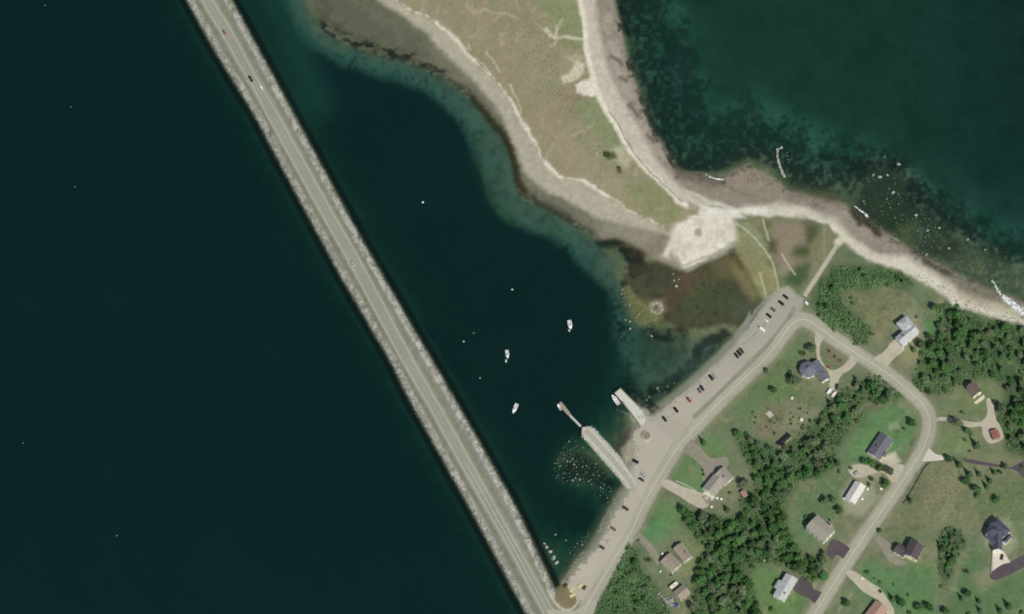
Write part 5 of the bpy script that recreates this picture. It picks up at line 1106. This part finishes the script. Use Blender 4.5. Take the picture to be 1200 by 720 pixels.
bench(662.5,686.5,(4,-3),'added dark table standing in for a post shadow at the harbour corner tip', 'dark_wood', 3.2); bench(684.6,689.2,(2,-4),'added dark table standing in for a post shadow east of the yellow ones', 'dark_wood', 3.2)  # both dark tables are added, in place of shadows cast by posts
def cabinet(u, v, hd, label, sx=1.6, sy=1.0, h_=1.6):
    c = P(u, v); q = P(u+hd[0], v+hd[1])-c; root = thing('utility_cabinet', label, 'cabinet', c, math.atan2(q.y, q.x))
    mb = MB(); mb.box(-sx/2, sx/2, -sy/2, sy/2, -.2, h_); mb.box(-sx/2-.06, sx/2+.06, -sy/2-.06, sy/2+.06, h_, h_+.1); mb.build('casing', M['trim'], root)
    for s in (-1, 1): mb = MB(); mb.box(s*sx*.25-sx*.22, s*sx*.25+sx*.22, -sy/2-.03, -sy/2+.01, .1, h_-.1); d2 = mb.build('door', M['cockpit'], root); mb = MB(); mb.box(-.03-s*.0+s*sx*.06, .03+s*sx*.06, -sy/2-.07, -sy/2-.03, h_*.45, h_*.55); mb.build('handle', M['grey_fit'], d2)
cabinet(945,356.3,(5,5),'white utility cabinet at the mouth of the beach track', 2.6, 1.4, 1.7)
def tank(u, v, r_, h_, label):
    root = thing('water_tank', label, 'tank', P(u, v)); mb = MB(); mb.cyl((0,0,-.2), (0,0,h_), r_, n=18); mb.cyl((0,0,h_), (0,0,h_+.35), r_, r_*.3, n=18); mb.build('shell', M['trim'], root); mb = MB(); mb.cyl((0,0,h_+.3), (0,0,h_+.5), r_*.28, n=12); mb.build('lid', M['grey_fit'], root)
tank(939,492.5,1.1,1.6,'white water tank in the rough yard east of the charcoal shed'); tank(928,467,.9,1.2,'small white tank on the lawn south of the loop drive house'); tank(776,649.5,.9,1.3,'white tank against the north west corner of the brown bungalow'); tank(773.8,670,.7,1.0,'smaller white tank west of the brown bungalow'); tank(895,658,.9,1.2,'white tank in the clearing north of the silver roofed house')
def lumber(u, v, label):
    root = thing('plank_stack', label, 'planks', P(u, v)); r_ = random.Random(3)
    for k in range(3): mb = MB(); mb.box(-2.2+r_.uniform(-.2,.2), 2.2, k*1.25-1.5, k*1.25-1.0, 0, .35); mb.rot(-.85).build('plank', M['trim'], root)
lumber(902,486,'three white planks lying side by side on the bare patch of lawn')
def heap(u, v, label):
    root = thing('scrap_heap', label, 'scrap', P(u, v)); r_ = random.Random(9); mb = MB(); mc = MB()
    for k in range(90):
        a, d2 = r_.uniform(0,6.28), abs(r_.gauss(0,3.4)); x, y = math.cos(a)*d2*1.1, math.sin(a)*d2; s = r_.uniform(.25,.9); z = max(0, 1.6-d2*.28)*r_.random()
        t = MB(); t.box(-s, s, -s*.6, s*.6, -.1, s*.5); t.rot(r_.uniform(0,3), (x, y, z)); (mb if r_.random() < .75 else mc).add(t.v, t.f)
    mb.build('pale_debris', M['rock'], root); mc.build('grey_debris', M['grey_fit'], root)
    mb = MB(); n = 7
    for i in range(n):
        for j in range(n): mb.v.append((4+i*.5-1.5, -2.6+j*.5-1.5, .9-.05*((i-3)**2+(j-3)**2)*.6+r_.uniform(-.12,.12)))
    for i in range(n-1):
        for j in range(n-1): a = i*n+j; mb.f.append((a,a+1,a+n+1,a+n)); mb.m.append(0)
    mb.build('tarp', mat('blue_tarp', (52,62,112), .6, .1, 2), root)
heap(785,705,'sprawling heap of pale scrap and a blue tarp beside the small cottage')
def gtable(u, v, label, r_=.9, group=None):
    root = thing('garden_table', label, 'table', P(u, v, .02), 0, group); mb = MB(); mb.cyl((0,0,.68), (0,0,.74), r_, n=16); mb.build('tabletop', M['trim'], root); mb = MB(); mb.cyl((0,0,0), (0,0,.68), .06, n=8); mb.cyl((0,0,0), (0,0,.04), .35, n=12); mb.build('pedestal', M['trim'], root)
for a, b_, lb in ((840.4,584.4,'round white garden table just south of the taupe bungalow'), (845.3,585.5,'round white garden table east of another behind the taupe bungalow'), (834,594.5,'round white garden table beside the paved patio of the taupe bungalow'), (989,584.5,'round white garden table at the west corner of the white roofed bungalow'), (1010.5,585.5,'round white garden table on the east side of the white roofed bungalow'), (1016.8,574,'round white garden table by the north east corner of the white roofed bungalow'), (1032.5,573.5,'round white garden table near the road by the white roofed bungalow'), (1010.5,678.5,'round white garden table on the grass by the southern gravel drive')): gtable(a, b_, lb)
# ================================================================ TREES
def leafmat(name, rgb, rnd=.3):
    m = mat(name, rgb, .8, .35, .55, 0, rnd, spec=.2); nt = m.node_tree; b = nt.nodes['Principled BSDF']; L = nt.links.new
    src = b.inputs['Base Color'].links[0].from_socket; tl = nd(nt, 'ShaderNodeBsdfTranslucent'); mx = nd(nt, 'ShaderNodeMixShader'); mx.inputs[0].default_value = .38
    L(src, tl.inputs[0]); L(b.outputs[0], mx.inputs[1]); L(tl.outputs[0], mx.inputs[2]); L(mx.outputs[0], nt.nodes['Material Output'].inputs[0]); return m
M['leaf'] = leafmat('broad_leaves', (94,136,78), .32); M['leaf2'] = leafmat('pale_leaves', (126,142,106), .28); M['needle'] = leafmat('spruce_needles', (84,112,76), .25); M['shrub'] = leafmat('shrub_leaves', (96,128,78), .38); M['bark'] = mat('bark', (92,80,66), .95, .2, 3, .03)
def clump(mb, p, nrm, s, r_):
    nrm = (nrm+Vector((r_.gauss(0,.3), r_.gauss(0,.3), r_.gauss(0,.25)))).normalized(); a = nrm.orthogonal().normalized(); b_ = nrm.cross(a); t = r_.uniform(0, 6.28)
    a, b_ = a*math.cos(t)+b_*math.sin(t), b_*math.cos(t)-a*math.sin(t); s1, s2 = s*r_.uniform(.7,1.3), s*r_.uniform(.45,.8)
    mb.add([p-a*s1, p-b_*s2+nrm*s*.12, p+a*s1, p+b_*s2-nrm*s*.1], [(0,1,2,3)])
def broad(seed, m):
    r_ = random.Random(seed); mb = MB(); lobes = []
    for k in range(11):
        a = r_.uniform(0, 6.28); d2 = r_.uniform(.2,.75)*3.0; z = r_.uniform(3.0,6.4)-d2*.25; lobes.append((Vector((math.cos(a)*d2, math.sin(a)*d2, z)), r_.uniform(1.0,1.65)))
    lobes.append((Vector((r_.uniform(-.4,.4), r_.uniform(-.4,.4), 6.6)), 1.4)); lobes.append((Vector((0,0,4.4)), 2.0))
    for c_, rad in lobes:
        for _ in range(int(46*rad)):
            d2 = Vector((r_.gauss(0,1), r_.gauss(0,1), r_.gauss(.15,1))).normalized(); clump(mb, c_+Vector((d2.x, d2.y, d2.z*.85))*rad*r_.uniform(.75,1.08), d2, r_.uniform(.3,.52), r_)
    tk = MB(); tk.cyl((0,0,-.4), (0,0,3.2), .22, .15, n=8)
    for c_, rad in lobes[:6]: tk.cyl((0,0,2.2), c_, .1, .03, n=5)
    return mb.mesh('crown'), tk.mesh('trunk'), m
def spruce(seed):
    r_ = random.Random(seed); mb = MB(); h_ = 9.5; n = 17
    for k in range(n):
        t = k/(n-1); z = .9+t*(h_-1.1); rad = (1-t)**.85*2.1*r_.uniform(.85,1.1)+.12; nb = max(5, int(13*(1-t))+3)
        for j in range(nb):
            a = 6.28*j/nb+r_.uniform(-.3,.3); rr = rad*r_.uniform(.75,1.12); d2 = Vector((math.cos(a), math.sin(a), 0)); s = Vector((-d2.y, d2.x, 0)); w_ = .28+.18*rr
            base = Vector((0,0,z+.15)); tip = d2*rr+Vector((0,0,z-.28*rr)); md = base.lerp(tip, .55)+Vector((0,0,.1))
            mb.add([base-s*.06, md-s*w_, tip, md+s*w_], [(0,1,2,3)]); mb.add([md-d2*rr*.3-s*w_*1.1+Vector((0,0,-.12)), md+d2*rr*.1-s*w_*1.2+Vector((0,0,-.22)), tip*.92+Vector((0,0,-.05)), md+Vector((0,0,.05))], [(0,1,2,3)])
    tk = MB(); tk.cyl((0,0,-.4), (0,0,h_-.2), .2, .03, n=8); return mb.mesh('crown'), tk.mesh('trunk'), 'needle'
def shrub(seed):
    r_ = random.Random(seed); mb = MB()
    for k in range(6):
        a = r_.uniform(0, 6.28); c_ = Vector((math.cos(a)*r_.uniform(.2,1), math.sin(a)*r_.uniform(.2,1), r_.uniform(.5,1.3))); rad = r_.uniform(.55,.9)
        for _ in range(34): d2 = Vector((r_.gauss(0,1), r_.gauss(0,1), r_.gauss(.2,1))).normalized(); clump(mb, c_+d2*rad*r_.uniform(.7,1.08), d2, r_.uniform(.2,.34), r_)
    tk = MB()
    for k in range(4): a = k*1.6; tk.cyl((0,0,-.3), (math.cos(a)*.7, math.sin(a)*.7, 1.1), .05, .02, n=5)
    return mb.mesh('foliage'), tk.mesh('stem'), 'shrub'
PROTO = {'broadleaf_tree': [broad(100+i, 'leaf' if i < 5 else 'leaf2') for i in range(8)], 'spruce_tree': [spruce(200+i) for i in range(5)], 'shrub': [shrub(300+i) for i in range(5)]}
for k in PROTO:
    for a, b_, m_ in PROTO[k]: a.materials.append(M[m_]); b_.materials.append(M['bark'])
def plant(kind, u, v, s, label, group=None, sz=None, pale=None):
    lst = PROTO[kind]
    if kind == 'broadleaf_tree': lst = lst[5:] if (pale if pale is not None else random.random() < .3) else lst[:5]
    a, b_, m_ = random.choice(lst); cr, tk = ('foliage', 'stem') if kind == 'shrub' else ('crown', 'trunk')
    root = thing(kind, label, 'shrub' if kind == 'shrub' else 'tree', P(u, v), random.uniform(0, 6.28), group); root.scale = (s, s, sz or s*random.uniform(.7,.95))
    link(cr, a, None, root); link(tk, b_, None, root); return root
HOLES = [(911,520,12),(924,509,9),(872,579,7),(800,697,15),(790,687,10),(785,705,10)]
NT = {'broadleaf_tree': 0, 'spruce_tree': 0, 'shrub': 0}
def wood(poly, dmin, n, seed, mix, names, smin=.8, smax=1.25, pale=.3, gap=.0):
    for u, v in scatter(poly, n, dmin, seed):
        if any((u-a)**2+(v-b_)**2 < r_*r_*.6 for a, b_, r_ in HOLES): continue
        edge = float(seg_dist(np.array([u]), np.array([v]), poly, True)[0])
        if float(vnoise(u/13, v/13, 95)) < gap or (edge < 4 and random.random() < .35): continue
        x = random.random()+(.35 if edge < 5 else 0); kind = 'broadleaf_tree' if x < mix[0] else ('spruce_tree' if x < mix[0]+mix[1] else 'shrub')
        if NT[kind] >= 290: kind = 'shrub' if kind != 'shrub' else 'broadleaf_tree'
        NT[kind] += 1; s = (smin+(smax-smin)*random.random()**1.4)*(1.25 if kind == 'shrub' else 1)
        w_ = names[0]; word = {'broadleaf_tree': 'leafy tree', 'spruce_tree': 'dark spruce', 'shrub': 'bushy shrub'}[kind]
        plant(kind, u, v, s, f'{word} {w_}', f'{dict(broadleaf_tree="leafy trees", spruce_tree="spruces", shrub="shrubs")[kind]} {w_}', pale=random.random() < pale)
grow = lambda poly, d: [tuple(np.array(q)+d*(np.array(q)-np.mean(poly, 0))/np.linalg.norm(np.array(q)-np.mean(poly, 0))) for q in poly]
W_LUSH = [(x, y) for x, y in W_MID if y > 552 or x < 890]; W_LUSH = [(862,505),(880,513),(900,522),(912,540),(936,548),(985,548)]+W_MID[18:]
W_THIN = [(902,520),(915,528),(935,512),(942,500),(965,482),(978,466),(1000,448),(1012,438),(1028,440),(1046,452),(1060,466),(1036,474),(1016,478),(1008,495),(990,512),(978,530),(985,545),(960,556),(935,548),(912,540)]
wood(W_LUSH, 7.4, 250, 21, (.72,.07,.21), ['in the lush southern part of the wood between the house plots'], .8, 1.5, .25)
wood(W_THIN, 6.8, 165, 26, (.42,.08,.50), ['in the thin olive scrub wood below the eight sided house'], .6, 1.3, .6, .08)
wood(W_NE, 8.4, 250, 22, (.70,.10,.20), ['in the wood along the south beach'], .75, 1.4, .42, .12)
wood(W_SW, 8.0, 64, 23, (.40,.12,.48), ['in the thicket below the harbour road'], .5, 1.1, .45, .2)
wood(W_SH, 6.8, 104, 24, (.10,.10,.80), ['in the scrub between the beach track and the residential road'], .45, 1.05, .3, .3)
wood(W_ROW, 5.6, 40, 25, (.45,.55,0), ['in the narrow grove between the two largest dark roofed houses'], .6, .95, .5)
for poly, n, sd, nm in (([(918,474),(945,478),(966,486),(950,504),(930,504)], 15, 51, 'in the rough yard round the white water tank'), ([(880,484),(900,478),(912,492),(908,512),(884,508)], 9, 52, 'on the rough garden round the white planks'), ([(800,604),(832,598),(850,606),(830,622),(812,620)], 9, 53, 'on the slope below the gravel drive of the taupe bungalow'), ([(1092,470),(1112,462),(1128,450),(1108,448)], 6, 54, 'on the ragged edge of the beach wood above the forked drive')):
    for u, v in scatter(poly, n, 4, sd): NT['shrub'] += 1; plant('shrub', u, v, random.uniform(.4,1.0), f'small wild shrub {nm}', f'small shrubs {nm}')
# trees that stand alone or in small sets
SOLO = [('broadleaf_tree',951,412,.95,'large round dark tree north of the eight sided house'), ('shrub',941,415.5,1.3,'round bush beside the large round tree north of the eight sided house'), ('broadleaf_tree',931,449,1.15,'wide dark tree south west of the eight sided house'),
 ('shrub',897,435,1.3,'single bush on the lawn between harbour road and the eight sided house'), ('broadleaf_tree',906,459,.7,'small upright tree on the lawn west of the small white tank'), ('shrub',926,436,.8,'thin bush in the short line beside the wide dark tree'), ('shrub',923.5,440,.8,'low bush at the south end of the short line by the wide dark tree'),
 ('shrub',972,412,.7,'small bush at the north end of the oval island'), ('shrub',979,418.5,.8,'small bush in the middle of the oval island'), ('shrub',985,423.5,.7,'small bush at the south end of the oval island'), ('shrub',1000,357,1.1,'dark round bush in the dry meadow by the scrub'), ('shrub',997,349.5,1.0,'green bush north of the dark one in the dry meadow'), ('shrub',1022,392,.8,'lone small bush on the verge near the broad gravel drive'),
 ('spruce_tree',824.5,520,.85,'slim dark spruce above the grey drive of the taupe bungalow'), ('shrub',823.6,551.5,.6,'small bush at the north corner of the lawn by the taupe bungalow'), ('shrub',824.5,557,.7,'bush against the grey drive of the taupe bungalow'), ('broadleaf_tree',800,600,.9,'dense dark tree at the foot of the gravel drive below the taupe bungalow'), ('broadleaf_tree',871,569,.95,'round olive tree north of the pinkish garden shed'), ('shrub',855,578,.7,'bush on the back lawn of the taupe bungalow'), ('broadleaf_tree',852,599,.6,'small tree south of the taupe bungalow patio'),
 ('shrub',760,657.5,1.2,'round dark bush beside the narrow drive of the brown bungalow'), ('shrub',786,674,.6,'tiny bush at the south corner of the brown bungalow'), ('shrub',904,714.5,1.1,'round dark bush south of the silver roofed house'), ('broadleaf_tree',992,709,.8,'round tree on the lawn below the residential road'),
 ('shrub',1015.4,671.5,1.1,'dark bush on the north side of the southern gravel drive'), ('shrub',1024.5,678,.5,'tiny bush by the southern gravel drive'), ('shrub',1031.6,683.5,.9,'bush on the east bank of the southern gravel drive, north of its twin'), ('shrub',1031.8,693,.9,'bush on the east bank of the southern gravel drive, south of its twin'), ('shrub',1046.5,685.2,.6,'tiny bush alone on the lawn below the plum roofed house'), ('shrub',1064,698,.7,'small bush between two dark trees below the plum roofed house'),
 ('broadleaf_tree',1031,624,.5,'small tree at the mouth of the drive of the plum roofed house'), ('spruce_tree',1067,588,.7,'dark slim tree by the end of the timber fence'), ('broadleaf_tree',1167.5,587,.75,'dark tree north of the big navy roofed house'), ('broadleaf_tree',1146,583,.55,'small tree on the field north west of the big navy roofed house'), ('shrub',1132.5,670.5,1.1,'dark bush between the grove and the plum paved lane'),
 ('spruce_tree',1127.5,703,.8,'tall dark tree, west of the close pair below the grove'), ('broadleaf_tree',1133,698,.8,'round dark tree, east of the close pair below the grove'), ('spruce_tree',1147,706,.7,'slim dark tree below the forecourt lane, north of another'), ('spruce_tree',1148.7,717,.7,'slim dark tree below the forecourt lane, south of another'), ('spruce_tree',1172,717,.8,'dark spruce at the bottom edge, west of the taller one'), ('spruce_tree',1182,712,.95,'tallest dark spruce at the bottom edge'), ('broadleaf_tree',1107,719,.8,'leafy tree at the bottom edge below the grove'), ('shrub',1135,720,1.1,'bush at the bottom edge below the close pair'), ('shrub',1198,719,1.2,'bush in the bottom corner of the view'),
 ('broadleaf_tree',1078,714,.85,'western tree of the dark clump on the lawn below the plum roofed house'), ('broadleaf_tree',1088,714,.9,'eastern tree of the dark clump on the lawn below the plum roofed house'), ('broadleaf_tree',1056,708,.85,'large dark tree beside the curve of the southern gravel drive'), ('spruce_tree',1046,703,.8,'dark spruce beside the curve of the southern gravel drive'), ('shrub',1066,718,1.2,'bush between the drive side tree and the dark clump'),
 ('broadleaf_tree',1014,543,.75,'dark tree at the south corner of the dark grey bungalow'), ('broadleaf_tree',1022,546,.8,'second dark tree south of the dark grey bungalow'), ('broadleaf_tree',1031,551,.9,'broad dark tree between the two bungalows inside the road bend'), ('broadleaf_tree',1041,555,.9,'round tree beside the forecourt of the dark grey bungalow'), ('broadleaf_tree',1037.5,568.5,.85,'round tree between the white roofed bungalow and the road'), ('shrub',1021,561.5,1.2,'round bush north of the white roofed bungalow'), ('shrub',1017.5,568,1.0,'dark bush touching the north east end of the white roofed bungalow'), ('shrub',996.7,549,.9,'dark bush at the edge of the pale gravel yard'), ('shrub',983,553.5,.9,'small dark bush on the green lawn west of the pale gravel yard'),
 ('broadleaf_tree',967,590,.85,'dark tree, westernmost of three south west of the white roofed bungalow'), ('broadleaf_tree',976,588.5,.75,'middle tree of the three south west of the white roofed bungalow'), ('broadleaf_tree',983,600,.75,'southernmost tree of the three near the white roofed bungalow'), ('shrub',972,610,.6,'small bush behind the two storey house'), ('shrub',944.5,607,1.2,'round dark bush against the north west wall of the two storey house'),
 ('broadleaf_tree',1068,498,.8,'tree standing inside the road bend on the bright lawn'), ('shrub',1059,503,.8,'small bush on the bright lawn inside the road bend'), ('shrub',1129,484.5,1.0,'bush on the lawn west of the cream gabled cottage'), ('broadleaf_tree',1121,498.5,1.05,'big round tree overhanging the forked gravel drive'), ('broadleaf_tree',1133,507,.7,'smaller tree south east of the big round tree on the forked drive'), ('shrub',1138,509,1.1,'bush beside the smaller tree on the forked drive'), ('shrub',1130,516,1.0,'low bush south of the trees on the forked drive'), ('spruce_tree',1165,472.5,.6,'small spruce at the wood edge by the forked gravel drive'), ('spruce_tree',1144.5,524,1.1,'tall dark spruce south of the forked gravel drive'), ('shrub',1136,529.5,.7,'tiny bush west of the tall spruce'),
 ('broadleaf_tree',1111.7,540,.8,'dark tree at the end of the white gravel apron'), ('spruce_tree',1124,546,.9,'dark spruce at the start of the plum paved lane'), ('spruce_tree',1136,558,.95,'dark spruce, north of a pair below the plum paved lane'), ('broadleaf_tree',1131,566,.85,'dark tree, south of a pair below the plum paved lane'), ('spruce_tree',1147.5,557,.75,'slim spruce between two larger trees below the lane'), ('broadleaf_tree',1144,576,.85,'round dark tree furthest south of the trees below the lane'), ('spruce_tree',1160,565,.75,'slim dark spruce in the middle of the trees below the lane'), ('spruce_tree',1156.5,572,.8,'dark spruce just south of the slim one below the lane'), ('spruce_tree',1165,555,.7,'narrow spruce close to the plum paved lane'), ('shrub',1172.5,554,1.1,'bush close to the plum paved lane'), ('broadleaf_tree',1177.5,549,.65,'small tree right beside the plum paved lane'), ('shrub',1197,548,1.0,'bush on the far side of the plum paved lane by the frame edge'),
 ('broadleaf_tree',1076.5,404.5,.7,'small dark tree just off the south east wall of the pale roofed house'), ('spruce_tree',1070.5,411,.75,'dark spruce south of the pale roofed house'), ('spruce_tree',1081,405,.7,'dark spruce east of the pale roofed house'), ('broadleaf_tree',1088,396,.7,'dark tree at the wood corner by the small green clearing'), ('shrub',1074.5,372,.8,'small bush at the north corner of the pale roofed house'), ('broadleaf_tree',1095,362,.85,'tree at the north tip of the beach wood'),
 ('shrub',748,634,.7,'lone dark bush where the narrow drive leaves the harbour road'), ('shrub',1157,616,1.1,'round dark bush against the north west wall of the big navy roofed house'), ('broadleaf_tree',950,657,.7,'dark tree in the group behind the plum coloured drive, west one'), ('spruce_tree',957,662,.8,'dark spruce in the group behind the plum coloured drive'), ('shrub',712,182.5,1.4,'round green bush on the dune grass of the spit'), ('shrub',725.5,198.5,1.0,'smaller brown green bush on the dune beside the green one')]
for kd, u, v, s, lb in SOLO: plant(kd, u, v, s*1.2, lb, sz=s*1.1)
mbt = MB(); rt = random.Random(78)
for poly, n in (([(990,330),(1060,345),(1045,372),(1020,400),(990,370)], 300), ([(1070,545),(1130,550),(1140,610),(1100,615),(1050,640)], 420), ([(870,470),(935,400),(960,470),(925,505),(880,505)], 420), ([(1140,580),(1200,575),(1200,610),(1150,610)], 200), ([(925,650),(940,570),(985,560),(985,600),(950,610)], 200), ([(560,10),(680,20),(690,90),(740,190),(700,190),(640,120)], 500)):
    for u, v in scatter(poly, n, 0, 32):
        for _ in range(3): clump(mbt, P(u+rt.uniform(-.6,.6), v+rt.uniform(-.6,.6), rt.uniform(.02,.2)), Vector((0,0,1)), rt.uniform(.12,.4), rt)
tag(link('grass_tufts', mesh('grass_tufts', mbt.v, mbt.f), mat('tuft_leaves', (96,112,72), .9, .3, .1, spec=.1)), kind='stuff')
# undergrowth: one mass of low leaves under the woods
mb_v = []; r_ = random.Random(77); mbu = MB()
for poly, n in ((W_MID, 5200), (W_NE, 4000), (W_SW, 1500), (W_SH, 1800), (W_ROW, 200)):
    for u, v in scatter(poly, n, 0, 31):
        if float(vnoise(u/13, v/13, 95)) < (.34 if poly is W_SH or (poly is W_MID and v < 552) else .2): continue
        p = P(u, v, .1+2.6*r_.random()**1.5*max(0, float(vnoise(u/5, v/5, 71))+.2)); clump(mbu, p, Vector((0,0,1)), r_.uniform(.4,.95), r_)
o = link('undergrowth', mesh('undergrowth', mbu.v, mbu.f), mat('undergrowth_leaves', (90,120,76), .9, .35, .12, spec=.1)); tag(o, kind='stuff')
# ================================================================ LIGHT, SKY, CAMERA
SUN_EL, SUN_FROM = R(50), R(31)      # sun in the south-south-east: shadows fall to the north-north-west
w = bpy.data.worlds.new('World'); SC.world = w; w.use_nodes = True
nt = w.node_tree; bg = nt.nodes.get('Background') or nt.nodes.new('ShaderNodeBackground')
sky = nt.nodes.new('ShaderNodeTexSky'); sky.sky_type = 'NISHITA'; sky.sun_disc = False
sky.sun_elevation = SUN_EL; sky.sun_rotation = math.pi-SUN_FROM; sky.altitude = 50
nt.links.new(sky.outputs[0], bg.inputs[0]); bg.inputs[1].default_value = .08
sl = bpy.data.lights.new('sun', 'SUN'); sl.energy = 3.5; sl.angle = R(.53); sl.color = (1, .96, .9)
so = link('sun', sl); d = Vector((math.sin(SUN_FROM)*math.cos(SUN_EL), -math.cos(SUN_FROM)*math.cos(SUN_EL), math.sin(SUN_EL)))
so.rotation_euler = d.to_track_quat('Z', 'Y').to_euler(); so.location = (0, 0, 400)
cam = bpy.data.cameras.new('camera'); co = link('camera', cam); co.location = tuple(CAM); co.rotation_euler = (TILT, 0, 0)
cam.sensor_width = 36; cam.lens = 36*DIST/(1200*MPP); cam.clip_start = 10; cam.clip_end = 20000
SC.camera = co
vs = SC.view_settings; vs.view_transform = 'Standard'; vs.look = 'None'; vs.gamma = 1; vs.exposure = 0.0; vs.use_curve_mapping = False
SC.cycles.filter_width = 1.8; SC.cycles.max_bounces = 6; SC.cycles.transparent_max_bounces = 8
